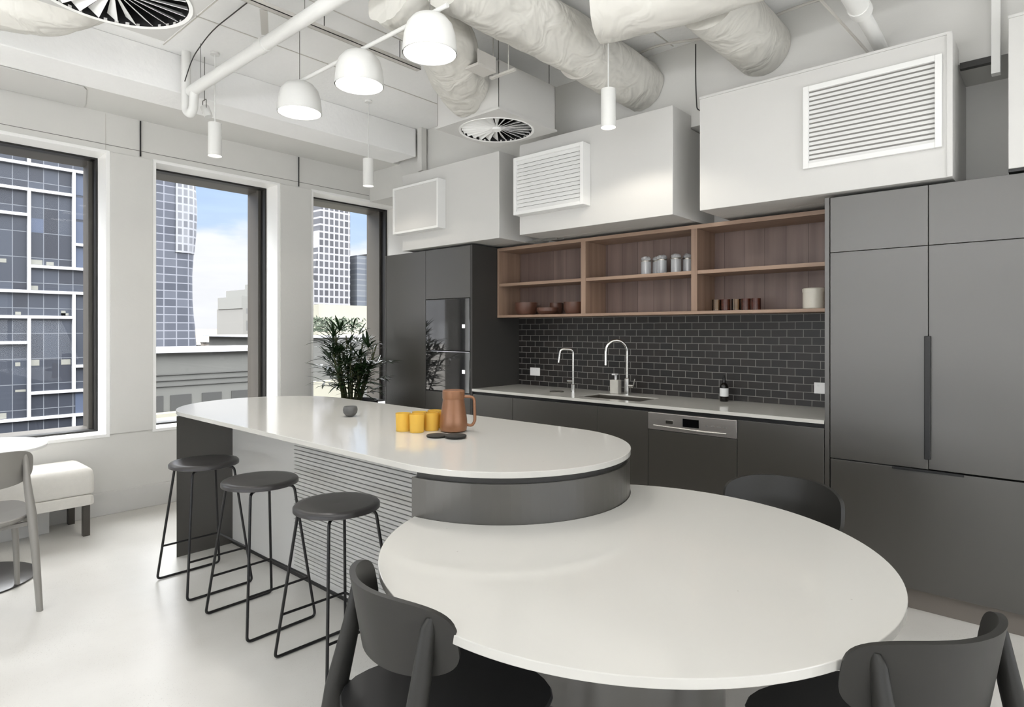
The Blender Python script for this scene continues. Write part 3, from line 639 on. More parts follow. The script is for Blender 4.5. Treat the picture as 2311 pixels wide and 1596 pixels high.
# pipes
t = thing('drain_pipe', 'white pipe dropping from the ceiling and running over the island', 'pipe', (-4.37, 1.66, 2.85))
MB().tube(fillet([(-4.40, 1.645, ZC), (-4.40, 1.645, 2.86), (-4.35, 1.655, 2.83), (-4.32, 1.66, 2.86), (-4.30, 1.66, 2.985), (-4.1, 1.66, 2.985)], .05), .029, 16).build('trap', M['lampwhite'], t, smooth=True)
MB().tube([(-4.36, 1.66, 2.985), (2.5, 1.66, 2.985)], .036, 18).build('pipe_run', M['lampwhite'], t, smooth=True)
for x in (-3.35, -2.5): MB().tube([(x-.04, 1.66, 2.985), (x+.04, 1.66, 2.985)], .041, 18).build('coupling', M['lampwhite'], t, smooth=True)
h = MB()
for x in (-4.2, -2.9): h.tube([(x, 1.66, 3.02), (x, 1.66, ZC)], .002, 6)
h.build('hanger', M['wire'], t)
t = thing('track_spotlight', 'small white adjustable spotlight beside the pipe elbow', 'spotlight', (-4.39, 1.76, 2.93))
MB().tube([(-4.39, 1.76, 2.92), (-4.37, 1.78, 2.85)], .028, 14).build('head', M['lampwhite'], t, smooth=True)
MB().tube([(-4.39, 1.76, 2.96), (-4.39, 1.76, ZC)], .003, 6).build('stem', M['wire'], t)
MB().tube(fillet([(-4.42, 1.76, 2.88), (-4.42, 1.76, 2.965), (-4.36, 1.76, 2.965), (-4.36, 1.76, 2.88)], .01), .003, 6).build('yoke', M['wire'], t)
# suspended strut crossing
t = thing('suspended_strut', 'long grey strut channel hung across the ceiling above the pendants', 'strut', (-3.2, 2.0, 3.12))
c = MB(); c.box(-3.21, -3.17, 1.2, 2.66, 3.115, 3.119); c.box(-3.21, -3.207, 1.2, 2.66, 3.115, 3.14); c.box(-3.173, -3.17, 1.2, 2.66, 3.115, 3.14); c.build('channel', M['galv'], t)
c = MB()
for y in (1.3, 1.95, 2.5): c.tube([(-3.19, y, 3.14), (-3.19, y, ZC)], .003, 6)
c.build('hanger', M['wiredk'], t)
c = MB(); c.box(-.02, .02, 0, .30, -.002, .002, Matrix.Translation((-3.22, 1.6, 3.117)) @ Matrix.Rotation(math.radians(62), 4, 'Z')); c.build('brace', M['galv'], t)
def cable(pts, r, lab, m='wiredk', name='ceiling_cable'):
    tag(MB().tube(fillet(pts, .15), r, 6).build(name, M[m], None, smooth=True), lab, 'cable')
cable([(-4.25, 1.58, 3.0), (-4.18, 1.60, 3.14), (-3.9, 1.60, 3.22), (-3.3, 1.62, 3.25), (-2.4, 1.63, 3.252)], .0035, 'thin dark cable looping up from the pipe elbow to the ceiling')
cable([(-2.2, 3.70, 3.25), (-1.95, 3.6, 3.23), (-1.5, 3.73, 3.20), (-1.1, 3.70, 3.23), (-.5, 3.72, 3.20)], .008, 'grey cable sagging along the bulkhead between the two duct entries', 'galv')
cable([(-1.2, 3.2, 3.2), (-1.0, 3.5, 3.235), (-.6, 3.6, 3.21), (-.2, 3.5, 3.24)], .012, 'bundle of painted cables above the short smooth duct', 'galv')
cable([(-1.72, 3.70, 3.2), (-1.72, 3.70, 2.95), (-1.73, 3.74, 2.80), (-1.70, 3.74, 2.78)], .004, 'thin cable dropping between the two louvred air units')
cable([(-1.03, 3.0, 3.2), (-.86, 3.35, 3.0), (-.76, 3.7, 2.87), (-.73, 3.76, 2.82)], .007, 'thin pale cable beside the slanting conduit', 'galv')
t = thing('conduit', 'white jointed conduit slanting down to the largest air unit', 'conduit', (-.70, 3.78, 2.87))
MB().tube([(-.70, 3.06, 2.908), (-.70, 3.3, 2.905)], .045, 16).build('pipe_run', M['lampwhite'], t, smooth=True)
MB().tube([(-.70, 3.28, 2.905), (-.70, 3.79, 2.88)], .033, 16).build('reducer', M['lampwhite'], t, smooth=True)
MB().tube([(-.70, 3.24, 2.905), (-.70, 3.31, 2.905)], .049, 16).build('coupling', M['lampwhite'], t, smooth=True)
t = thing('wall_strut', 'upright white strut at the gap right of the largest air unit', 'strut', (-.2, 3.72, 2.6))
c = MB(); c.box(-.235, -.20, 3.70, 3.75, 2.60, ZC); c.build('post', M['lampwhite'], t, bevel=.002)
c = MB(); c.box(-.36, -.235, 3.74, 3.775, 2.67, 2.70); c.build('arm', M['wiredk'], t)
# pendants: bell lamps on one rail above the island
t = thing('pendant_rail', 'slim white suspended rail that carries the three bell lamps', 'lamp rail', (-2.8, 1.93, 2.885))
MB().tube([(-3.52, 1.93, 2.885), (-2.11, 1.93, 2.885)], .011, 12).build('bar', M['lampwhite'], t, smooth=True)
c = MB()
for x in (-3.43, -2.235): c.tube([(x, 1.93, 2.895), (x, 1.93, ZC)], .0025, 6)
c.build('hanger', M['wire'], t)
PL = ('white bell pendant lamp nearest the window end of the rail', 'white bell pendant lamp in the middle of the rail', 'white bell pendant lamp nearest the big duct')
def bell(loc):
    t = thing('bell_pendant', '', 'pendant lamp', (0, 0, 0), 'bell lamps over the island')
    R = .13
    prof = [(R, 0), (R*.985, .04), (R*.94, .09), (R*.84, .135), (R*.64, .167), (R*.34, .184), (.02, .188)]
    MB().lathe(prof + [(.018, .184), (R*.33, .180), (R*.62, .163), (R*.81, .132), (R*.91, .088), (R*.955, .04), (R*.965, .0)], 0, 0, 40, False, False).build('lamp_shade', M['lampwhite'], t, smooth=True, sharp=80)
    MB().lathe([(.001, .012), (R*.94, .012), (R*.94, .017), (.001, .017)], 0, 0, 40, False, False).build('diffuser', M['glow'], t)
    MB().lathe([(.02, .18), (.02, .188), (.01, .19)], 0, 0, 16).build('cap', M['lampwhite'], t, smooth=True)
    t.location = loc; return t
b0 = bell((-3.43, 1.93, 2.697))
for i, x in enumerate((-3.43, -2.81, -2.235)):
    b = b0 if i == 0 else copy_tree(b0)
    b.location = (x, 1.93, 2.695); b['label'] = PL[i]
    l = bpy.data.lights.new('bell_lamp_light', 'SPOT'); l.energy = 26; l.spot_size = 2.5; l.spot_blend = .6; l.shadow_soft_size = .11; l.color = (1, .97, .93)
    lo = bpy.data.objects.new('bell_lamp_light', l); C.objects.link(lo); lo.location = (x, 1.93, 2.692)
# added uplight out of view, put in to brighten the ceiling
t = thing('added_uplight', 'added long white uplight out of view, brightening the ceiling', 'added fill light', (-1.2, -.3, 2.2))
box(-2.25, .75, -.36, -.24, 2.16, 2.22).build('housing', M['lampwhite'], t, bevel=.004)
c = MB()
for x in (-2.1, -.75, .6): c.tube([(x, -.3, 2.22), (x, -.3, ZC)], .002, 6)
c.build('hanger', M['wire'], t)
# cylinder spots
def spot():
    t = thing('cylinder_pendant', '', 'pendant spotlight', (0, 0, 0), 'cylinder spotlights')
    MB().lathe([(.043, 0), (.043, .222), (.03, .226), (.004, .226)], 0, 0, 32, False, True).build('housing', M['lampwhite'], t, smooth=True)
    MB().lathe([(.001, .006), (.0415, .006), (.0415, .010), (.001, .010)], 0, 0, 32, False, False).build('diffuser', M['glowsoft'], t)
    MB().tube([(0, 0, .225), (0, 0, .69)], .004, 8).build('cord', M['lampwhite'], t)
    MB().lathe([(.03, .685), (.03, .699)], 0, 0, 20).build('ceiling_rose', M['lampwhite'], t, smooth=True)
    return t
SL = [((-4.27, 1.78), 'white cylinder spotlight hanging in front of the pier by the first window'), ((-4.22, 2.985), 'white cylinder spotlight near the corner by the palm'), ((-1.955, 3.05), 'white cylinder spotlight in front of the big duct')]
s0 = spot()
for i, ((x, y), lb) in enumerate(SL):
    s = s0 if i == 0 else copy_tree(s0)
    s['label'] = lb
    z = 2.56
    s.location = (x, y, z)
    l = bpy.data.lights.new('spotlight_beam', 'SPOT'); l.energy = 4 if i < 2 else 9; l.spot_size = math.radians(150); l.spot_blend = .35; l.shadow_soft_size = .03; l.color = (1, .93, .82)
    lo = bpy.data.objects.new('spotlight_beam', l); C.objects.link(lo); lo.location = (x, y, z-.005)
# the first two hang below the beam soffit side: nothing else touches the ceiling there

# ================================================================ ISLAND
t = thing('island', 'long white-topped kitchen island with rounded ends and grooved panel', 'island', (-2.7, 1.93, 0))
ix0, ix1, iy, ir = -3.80, -1.756, 1.927, .53
stad = circ(ix1, iy, ir, 49, -PI/2, PI/2) + circ(ix0, iy, ir, 49, PI/2, 3*PI/2)
MB().prism(stad, .878, .90).build('worktop', M['quartz'], t, bevel=.002)
def stadr(r, n=49): return circ(ix1, iy, r, n, -PI/2, PI/2), circ(ix0, iy, r, n, PI/2, 3*PI/2)
r_, l_ = stadr(ir-.012)
nx0, nx1, ny = -4.0, -1.72, 1.785
pts = [p for p in r_]                                   # right semicircle bottom -> top
pts += [p for p in l_ if True]
# body outline with knee recess along the front
rr_, ll_ = stadr(ir-.004)
ll_cut = [p for p in ll_ if not (p[0] > nx0 and p[1] < iy)]
yl = iy - math.sqrt(max((ir-.004)**2-(nx0-ix0)**2, 0))
body = [(nx1, iy-(ir-.004))] + [p for p in rr_ if p[0] > nx1] + [p for p in rr_ if False] + [(ix0, iy+ir-.004)] + ll_cut[1:] + [(nx0, yl), (nx0, ny), (nx1, ny)]
MB().prism(body, 0.0, .857).build('body', M['gray'], t)
r2_, l2_ = stadr(ir-.020)
ll_cut2 = [p for p in l2_ if not (p[0] > nx0 and p[1] < iy)]
body2 = [(nx1+.01, iy-(ir-.020))] + [p for p in r2_ if p[0] > nx1+.01] + [(ix0, iy+ir-.020)] + ll_cut2[1:] + [(nx0-.01, iy-math.sqrt((ir-.02)**2-(nx0-ix0-.01)**2)), (nx0-.01, ny+.01), (nx1+.01, ny+.01)]
MB().prism(body2, .857, .878).build('shadow_rail', M['graydk'], t)
box(nx0+.001, nx1-.001, ny-.006, ny-.0005, .0, .877).build('recess_panel', M['board'], t)
s = MB(); p = .0215; k = 0; z = .05
while z+p < .872:
    s.box(-3.20, nx1-.002, ny-.022, ny-.0065, z, z+p-.0045); z += p
s.build('slat_panel', M['board'], t, bevel=.0015, seg=1)
box(nx0+.002, nx1-.002, ny-.010, ny-.0062, 0, .02).build('floor_gap_shade', M['black'], t)  # black strip painted in for the dark shadow gap at the floor
# island accessories
t = thing('lidded_pitcher', 'copper brown pitcher with wide lid and looped handle on the island', 'pitcher', (-2.145, 2.0, .90))
px_, py_, z = -2.145, 2.0, .90
MB().lathe([(.05, z), (.062, z+.006), (.066, z+.03), (.064, z+.06), (.056, z+.11), (.050, z+.155)], px_, py_, 40).build('body', M['bronze'], t, smooth=True)
MB().lathe([(.052, z+.155), (.053, z+.16), (.053, z+.192), (.050, z+.196), (.0, z+.196)], px_, py_, 40, False, False).build('lid', M['bronze'], t, smooth=True)
hd = Vector((math.cos(math.radians(41)), math.sin(math.radians(41)), 0)); b_ = Vector((px_, py_, z))
MB().tube(fillet([b_+hd*.050+Vector((0, 0, .165)), b_+hd*.098+Vector((0, 0, .163)), b_+hd*.102+Vector((0, 0, .05)), b_+hd*.088+Vector((0, 0, .026)), b_+hd*.060+Vector((0, 0, .032))], .02), .007, 12).build('handle', M['bronze'], t, smooth=True)
YL = ['yellow glass tumbler at the free front corner of the cluster', 'yellow glass tumbler second along the front, beside the coasters', 'yellow glass tumbler between the front pair and the pitcher', 'yellow glass tumbler directly touching the pitcher', 'yellow glass tumbler at the back of the cluster', 'yellow glass tumbler at the back next to the pitcher']
for i, (x, y) in enumerate(((-2.385, 1.80), (-2.310, 1.822), (-2.300, 1.905), (-2.36, 1.88), (-2.345, 1.965), (-2.288, 1.99))):
    lab = YL[i]; x += .053; y += .047
    tumbler('yellow_tumbler', .036, .085, M['yellow'], lab, 'yellow tumblers beside the pitcher', (x, y, .9005), taper=.93)
for i, (x, y) in enumerate(((-2.098, 1.868), (-2.025, 1.905))):
    x, y = ((-2.088, 1.846), (-2.002, 1.88))[i]
    tag(MB().lathe([(.046, .9005+.004*i), (.048, .9035+.004*i), (.048, .9085+.004*i), (.044, .9105+.004*i)], x, y, 36).build('coaster', M['coaster'], None, smooth=True),
        ('thick black round coaster beside the yellow tumblers', 'thick black round coaster in front of the pitcher')[i], 'coaster', 'black coasters')
t = thing('stone_cup', 'small round dark grey stone cup alone on the island', 'cup', (-2.94, 1.96, .90))
MB().lathe([(.012, .9005), (.026, .907), (.037, .922), (.040, .938), (.037, .953), (.034, .957), (.031, .953), (.03, .94), (.002, .93)], -2.94, 1.96, 30).build('body', M['stone'], t, smooth=True)

# round low table joined to the island
tcx, tcy, tr, tz = -1.007, 1.655, .743, .72
drum = ir
def tabpoly(R, Rd):
    dx, dy = tcx-ix1, tcy-iy; d = math.hypot(dx, dy); base = math.atan2(dy, dx)
    a_ = (Rd*Rd-R*R+d*d)/(2*d); h_ = math.sqrt(Rd*Rd-a_*a_); ad = math.atan2(h_, a_)     # on drum: base +- ad
    p1 = (ix1+Rd*math.cos(base-ad), iy+Rd*math.sin(base-ad)); p2 = (ix1+Rd*math.cos(base+ad), iy+Rd*math.sin(base+ad))
    t1 = math.atan2(p1[1]-tcy, p1[0]-tcx); t2 = math.atan2(p2[1]-tcy, p2[0]-tcx)
    while t2 < t1: t2 += 2*PI
    outer = [(tcx+R*math.cos(t1+(t2-t1)*k/120), tcy+R*math.sin(t1+(t2-t1)*k/120)) for k in range(121)]
    inner = [(ix1+Rd*math.cos(base+ad-2*ad*k/60), iy+Rd*math.sin(base+ad-2*ad*k/60)) for k in range(1, 60)]
    return outer+inner
t = thing('round_table', 'large round white dining table top abutting the island drum', 'table', (tcx, tcy, 0))
MB().prism(tabpoly(tr, ir-.002), tz-.022, tz).build('tabletop', M['quartz'], t, bevel=.002)
MB().lathe([(.30, 0), (.30, tz-.0225)], -1.007, 1.655, 64).build('pedestal', M['gray'], t, smooth=True)

# ================================================================ STOOLS
def stool():
    t = thing('bar_stool', '', 'stool', (0, 0, 0), 'bar stools at the island')
    r = .175
    MB().lathe([(r-.012, .638), (r, .642), (r, .656), (r-.006, .663), (r-.03, .665), (.001, .662)], 0, 0, 48, True, False).build('seat', M['stoolseat'], t, smooth=True, sharp=50)
    f = MB()
    for s in (-1, 1):
        pts = [(s*.07, -.05, .631), (s*.120, -.108, .631), (s*.208, -.168, .007), (s*.208, .168, .007), (s*.120, .108, .631), (s*.07, .05, .631)]
        f.tube(fillet(pts, .022, 6), .0065, 10)
    f.build('frame', M['blackwire'], t, smooth=True)
    z = .19; k = (z-.007)/(.631-.007); ex = .208-(.088)*k; ey = .168-.06*k
    MB().tube(fillet([(-ex, -ey, z), (-ex, ey, z), (ex, ey, z), (ex, -ey, z)], .012, 4), .0055, 10).build('footrest', M['blackwire'], t, smooth=True)
    return t
st = stool()
for i, (x, y, a, lb) in enumerate(((-3.505, 1.405, 0, 'black bar stool nearest the windows with the dark island end behind it'), (-2.875, 1.412, 1, 'black bar stool between the other two at the island'), (-2.238, 1.428, -1.5, 'black bar stool nearest the round table and dining chair'))):
    s = st if i == 0 else copy_tree(st); s.location = (x, y, 0.0005); s.rotation_euler = (0, 0, math.radians(a)); s['label'] = lb

# ================================================================ CHAIRS (facing +y locally)
def make_chair(m, mseat, label, group):
    t = thing('dining_chair', label, 'chair', (0, 0, 0), group)
    # seat shell
    def srow(z, sc):
        P = []
        for k in range(40):
            a = 2*PI*k/40; c_, s_ = math.cos(a), math.sin(a); q = (abs(c_)**3.4+abs(s_)**3.4)**(-1/3.4)
            wx = .222 if s_ > 0 else .205
            P.append((c_*q*wx*1.04*sc, .045+s_*q*.245*sc, z + (.012*abs(c_*q*sc)**2 - .01*(1-min(1, abs(s_*q*sc)))) ))
        return P
    MB().rings([srow(.425, .9), srow(.437, .985), srow(.450, 1.0), srow(.456, .985), srow(.452, .8), srow(.446, .3)]).build('seat', mseat, t, smooth=True)
    # backrest band: curved in plan, rounded corners
    hw, hh = .218, .091; nx, nz = 36, 10; fr = []; bk = []
    g = MB(); zc = .697
    def bandpt(u, v, off):      # u,v in -1..1 mapped to a rounded rectangle
        e = 3.6
        x = u*hw; lim = (1-abs(u)**e)**(1/e) if abs(u) < 1 else 0
        zz = v*hh*max(lim, .02)
        yy = -.170+.118*abs(u)**2.1 + .20*(-(zz))*.9
        # normal offset in plan
        dydx = .118*2.1*abs(u)**1.1*(1 if u > 0 else -1)/hw; n_ = Vector((-dydx, 1, 0)).normalized()
        return Vector((x, yy, zc+zz)) + n_*off
    th = .0075
    us = [math.sin(PI/2*(2*i/nx-1)) for i in range(nx+1)]
    vsn = [math.sin(PI/2*(2*j/nz-1)) for j in range(nz+1)]
    A = [[g.bm.verts.new(bandpt(u, v, th)) for v in vsn] for u in us]; B = [[g.bm.verts.new(bandpt(u, v, -th)) for v in vsn] for u in us]
    for i in range(nx):
        for j in range(nz):
            g.bm.faces.new((A[i][j], A[i][j+1], A[i+1][j+1], A[i+1][j])); g.bm.faces.new((B[i][j], B[i+1][j], B[i+1][j+1], B[i][j+1]))
    for i in range(nx):
        g.bm.faces.new((A[i][0], A[i+1][0], B[i+1][0], B[i][0])); g.bm.faces.new((A[i][nz], B[i][nz], B[i+1][nz], A[i+1][nz]))
    for j in range(nz):
        g.bm.faces.new((A[0][j], B[0][j], B[0][j+1], A[0][j+1])); g.bm.faces.new((A[nx][j], A[nx][j+1], B[nx][j+1], B[nx][j]))
    g.build('backrest', m, t, smooth=True, sharp=50)
    for s in (-1, 1):
        # rear leg with flat oval section
        l = MB(); P = [(s*.216, -.238, 0), (s*.207, -.205, .25), (s*.198, -.165, .46), (s*.186, -.128, .62), (s*.182, -.108, .735), (s*.182, -.102, .755)]
        W_ = [(.021, .014), (.026, .017), (.032, .021), (.025, .016), (.018, .012), (.010, .007)]
        l.rings([[(p[0]+w[1]*math.cos(2*PI*k/14), p[1]+w[0]*math.sin(2*PI*k/14), p[2]) for k in range(14)] for p, w in zip(P, W_)])
        l.build('leg', m, t, smooth=True, sharp=60)
        l = MB(); P = [(s*.205, .212, 0), (s*.200, .226, .25), (s*.192, .232, .41), (s*.188, .228, .432)]
        W_ = [(.014, .012), (.018, .015), (.024, .018), (.020, .012)]
        l.rings([[(p[0]+w[1]*math.cos(2*PI*k/14), p[1]+w[0]*math.sin(2*PI*k/14), p[2]) for k in range(14)] for p, w in zip(P, W_)])
        l.build('leg', m, t, smooth=True, sharp=60)
        r = MB(); P = [(s*.198, -.165, .425), (s*.200, -.10, .413), (s*.198, .05, .410), (s*.193, .22, .412)]
        r.rings([[(p[0]+.011*math.cos(2*PI*k/12), p[1], p[2]+hgt*math.sin(2*PI*k/12)) for k in range(12)] for p, hgt in zip(P, (.05, .024, .017, .02))])
        r.build('seat_rail', m, t, smooth=True, sharp=60)
    r = MB(); r.box(-.19, .19, -.15, -.13, .405, .425); r.build('rear_rail', m, t, bevel=.003)
    return t
cg = 'charcoal chairs around the round table'
c0 = make_chair(M['chair'], M['chairblack'], 'charcoal chair pushed under the round table, closest to the stools', cg)
c0.location = (-1.18, 1.02, 0); c0.rotation_euler = (0, 0, math.radians(-11.5))
c1 = copy_tree(c0); c1.location = (-.272, 1.57, 0); c1.rotation_euler = (0, 0, math.radians(63)); c1['label'] = 'charcoal chair nearest the tall cabinets, back toward them'
c2 = copy_tree(c0); c2.location = (-.80, 2.42, 0); c2.rotation_euler = (0, 0, math.radians(184)); c2['label'] = 'charcoal chair on the far side of the round table, only its back showing'
cE = make_chair(M['chairgrey'], M['chairgrey'], 'pale grey chair at the small round table by the window', 'x')
cE.location = (-3.985, .505, 0); cE.rotation_euler = (0, 0, math.radians(90)); del cE['group']

# ================================================================ WINDOW CORNER: cafe table and bench
t = thing('cafe_table', 'small round white table on a dark disc foot by the window', 'table', (-4.43, .53, 0))
MB().lathe([(.33, .715), (.352, .720), (.355, .735), (.35, .74), (.001, .74)], -4.43, .53, 64, True, False).build('tabletop', M['trimwhite'], t, smooth=True, sharp=40)
MB().lathe([(.305, 0), (.308, .004), (.308, .009), (.30, .012), (.001, .013)], -4.43, .53, 56, True, False).build('base', M['stoolseat'], t, smooth=True, sharp=40)
MB().lathe([(.03, .012), (.03, .715)], -4.43, .53, 24).build('column', M['stoolseat'], t, smooth=True)
t = thing('upholstered_bench', 'cream upholstered window bench on dark legs', 'bench', (-5.08, .4, 0))
by1 = 1.235; by0 = -2.0
def rrect(x0, x1, z0, z1, r, n=6):
    P = []
    for cx_, cz_, a0 in ((x1-r, z1-r, 0), (x0+r, z1-r, PI/2), (x0+r*.3, z0+r*.3, PI), (x1-r*.3, z0+r*.3, 3*PI/2)):
        q = r if a0 < PI-.1 else r*.3
        for k in range(n+1):
            a = a0+PI/2*k/n; P.append((cx_+q*math.cos(a), cz_+q*math.sin(a)))
    return P
def cushion(z0, z1, r, crown=0.):
    g = MB(); rings = []
    ysx = [by0, by0+.02] + [by0+.02+(by1-by0-.06)*k/16 for k in range(1, 16)] + [by1-.04, by1-.018, by1-.006, by1]
    for y in ysx:
        e = max(0, (y-(by1-.04))/.04); ins = .035*(1-math.sqrt(max(0, 1-e*e)))
        P = rrect(-5.295+ins*.3, -4.845-ins, z0+ins*.2, z1-ins, max(r-ins*.5, .01))
        rings.append([(x, y, z) for x, z in P])
    g.rings(rings); return g
cushion(.281, .455, .06).build('seat_cushion', M['fabric'], t, smooth=True, sharp=50)
cushion(.21, .2805, .006).build('base_frame', M['fabric'], t, smooth=True, sharp=50)
for x in (-4.885, -5.255):
    for y in (1.19, -1.9):
        box(x-.02, x+.02, y-.02, y+.02, 0, .212).build('leg', M['frame'], t, bevel=.002)
tag(box(-5.30, -5.13, -1.9, 1.04, 0, .205).build('bench_plinth', M['board'], None, bevel=.002), 'white box plinth on the floor under the window bench', 'plinth')

# ================================================================ PALM
t = thing('potted_palm', 'dark green lady palm in a black pot in front of the last window', 'plant', (-4.72, 3.20, 0))
pc = Vector((-4.74, 3.17, 0))
MB().lathe([(.17, 0), (.19, .01), (.235, .74), (.24, .755), (.225, .755), (.21, .70)], pc.x, pc.y, 40, True, False).build('pot', M['pot'], t, smooth=True, sharp=50)
MB().lathe([(.001, .705), (.217, .70)], pc.x, pc.y, 32, False, False).build('soil', M['soil'], t)
rnd = random.Random(11)
stems = MB(); leaves = MB()
def leaflet(b, d, L_, w_, droop):
    d = d.normalized(); side = d.cross(Vector((0, 0, 1)));
    if side.length < .1: side = Vector((1, 0, 0))
    side.normalize(); n = 5; up = side.cross(d)
    row = []
    for i in range(n+1):
        s = i/n; c_ = b + d*L_*s + Vector((0, 0, -droop*L_*s*s)); wd = w_*(.35+1.3*s if s < .45 else .95*(1-((s-.45)/.55)**2)+.02)*.5
        row.append((leaves.bm.verts.new(c_-side*wd+up*wd*.35), leaves.bm.verts.new(c_), leaves.bm.verts.new(c_+side*wd+up*wd*.35)))
    for i in range(n):
        a, b2 = row[i], row[i+1]
        leaves.bm.faces.new((a[0], a[1], b2[1], b2[0])); leaves.bm.faces.new((a[1], a[2], b2[2], b2[1]))
for k in range(18):
    a = rnd.uniform(0, 2*PI); r0 = rnd.uniform(.01, .10); base = Vector((pc.x+r0*math.cos(a), pc.y+r0*math.sin(a), .70))
    hgt = rnd.uniform(.28, .66); lean = rnd.uniform(.04, .17); top = base+Vector((math.cos(a)*lean, math.sin(a)*lean, hgt))
    mid = (base+top)/2+Vector((rnd.uniform(-.02, .02), rnd.uniform(-.02, .02), 0))
    stems.tube([base, mid, top], [.009, .008, .006], 7)
    for j in range(rnd.randint(5, 7)):
        f_ = .30+.7*j/6; pt = base.lerp(top, min(f_, 1)); aa = rnd.uniform(0, 2*PI); el = rnd.uniform(.1, 1.1)
        dirn = Vector((math.cos(aa)*math.cos(el), math.sin(aa)*math.cos(el), math.sin(el))); pl = rnd.uniform(.09, .17); hub = pt+dirn*pl
        if hub.x < -5.2: continue
        stems.tube([pt, (pt+hub)/2+Vector((0, 0, .01)), hub], .0028, 5)
        nl = rnd.randint(5, 8); sd_ = dirn.cross(Vector((0, 0, 1))).normalized(); u_ = sd_.cross(dirn)
        for q in range(nl):
            an = (-1+2*q/(nl-1))*1.15; dd = dirn*math.cos(an)+sd_*math.sin(an)+u_*rnd.uniform(-.1, .25)
            leaflet(hub, dd, rnd.uniform(.12, .22), rnd.uniform(.018, .032), rnd.uniform(.05, .4))
for v in leaves.bm.verts:
    if v.co.x < -5.29: v.co.x = -5.29
    if v.co.y > 4.1: v.co.y = 4.1
    if v.co.x > -4.79 and v.co.y > 3.53: v.co.y = 3.53
stems.build('stems', M['stem'], t, smooth=True); leaves.build('foliage', M['leaf'], t, smooth=True)

# ================================================================ OUTSIDE
S_(box(-2500, -8, -900, 1400, -30, -29), 'ground', M['ext_ground'], 'distant city ground below the windows', 'ground')
# glass office tower seen in the first window
t = thing('glass_tower', 'dark glass office tower with white fins outside the first window', 'building', (-60, 5, -29))
box(-75, -60, -25, 17, -29, 45).build('curtain_wall', M['ext_glass'], t)
for ob in t.children: pass
Y = lambda j: 9.87+.97*j
Z = lambda k: .43+1.985*k
fin = MB()
def hf(k, j0, j1, w=.115): fin.box(-60+.0, -59.75, Y(j0)-.1, Y(j1)+.1, Z(k)-w, Z(k)+w)
def vf(j, k0, k1, w=.11): fin.box(-60+.0, -59.76, Y(j)-w, Y(j)+w, Z(k0), Z(k1))
for k, a, b in ((7, -9, 7), (6, -9, 4), (5, -9, 1), (4, 4, 7), (3, 1, 7), (2, -9, 7), (1, -9, 4), (0, -9, 1), (-1, 4, 7), (-2, 1, 7), (-3, -9, 7), (9, -9, 7), (-5, -9, 7), (11, -9, 7)): hf(k, a, b)
for j, a, b in ((1, 7, 9), (1, 2, 6), (1, -3, 1), (4, 3, 7), (4, -2, 2), (4, -5, -3), (7, -9, 12), (-3, 3, 7), (-6, -2, 2), (-2, -3, 1)): vf(j, a, b)
fin.build('fins', M['ext_white'], t)
pl_ = MB(); pl_.box(-59.99, -59.98, Y(1)+.14, Y(2)-.03, 9.05, 10.15)
for k in (-3, 3, 4, 5, 6): pl_.box(-59.99, -59.98, Y(4)+.14, Y(5)+.9, Z(k)+.1, Z(k+1)-.1)
pl_.build('painted_sky_panes', mat('sky_reflection_paint', (60, 67, 82), .3), t)  # sky reflection put into the pane colour as a bluish tint
it = MB(); rn = random.Random(5)
for _ in range(26):
    j = rn.randint(-6, 5); k = rn.choice((-3, -2, -1, 0, 1, 2, 3)); w_ = rn.uniform(.3, .75); h_ = rn.uniform(.15, .5)
    it.box(-59.995, -59.985, Y(j)+.15, Y(j)+.15+w_, Z(k)+.15, Z(k)+.15+h_)
it.build('window_blinds', M['ext_tan'], t)
# curved tower
t = thing('curved_tower', 'tall grey-blue tower with wavy glass side outside the middle window', 'building', (-250, 90, -29))
prof = [(-29, 98.9), (-6, 98.9), (2.8, 98.3), (7, 97.8), (12.7, 97.4), (22.8, 97.3), (30.8, 97.8), (38, 98.5), (44.8, 98.9), (50.8, 98.85), (58, 98.3), (66, 97.2), (75, 96)]
g = MB(); rings = []
for z, y in prof:
    rings.append([(-250, 60, z), (-250, y-5.0, z)] + [(-250-5+5*math.cos(a), y-5+5*math.sin(a), z) for a in [PI/2*k/6 for k in range(1, 7)]] + [(-275, y-1, z), (-275, 60, z)])
g.rings(rings).build('glass_facade', M['ext_band'], t, smooth=True, sharp=30)
g = MB(); rings = []
for z, y in ((31, 97.9), (38, 98.6), (44.8, 99.0), (50.8, 98.95), (58, 98.4), (66, 97.3)):
    rings.append([(-249.6, 89.6, z)] + [(-249.6, y-5.2, z)] + [(-255+5.4*math.cos(a), y-5.3+5.4*math.sin(a), z) for a in [PI/2*k/6 for k in range(1, 7)]] + [(-256, y-.8, z), (-256, 89.6, z)])
g.rings(rings).build('balcony_cladding', M['ext_clad'], t, smooth=True, sharp=30)
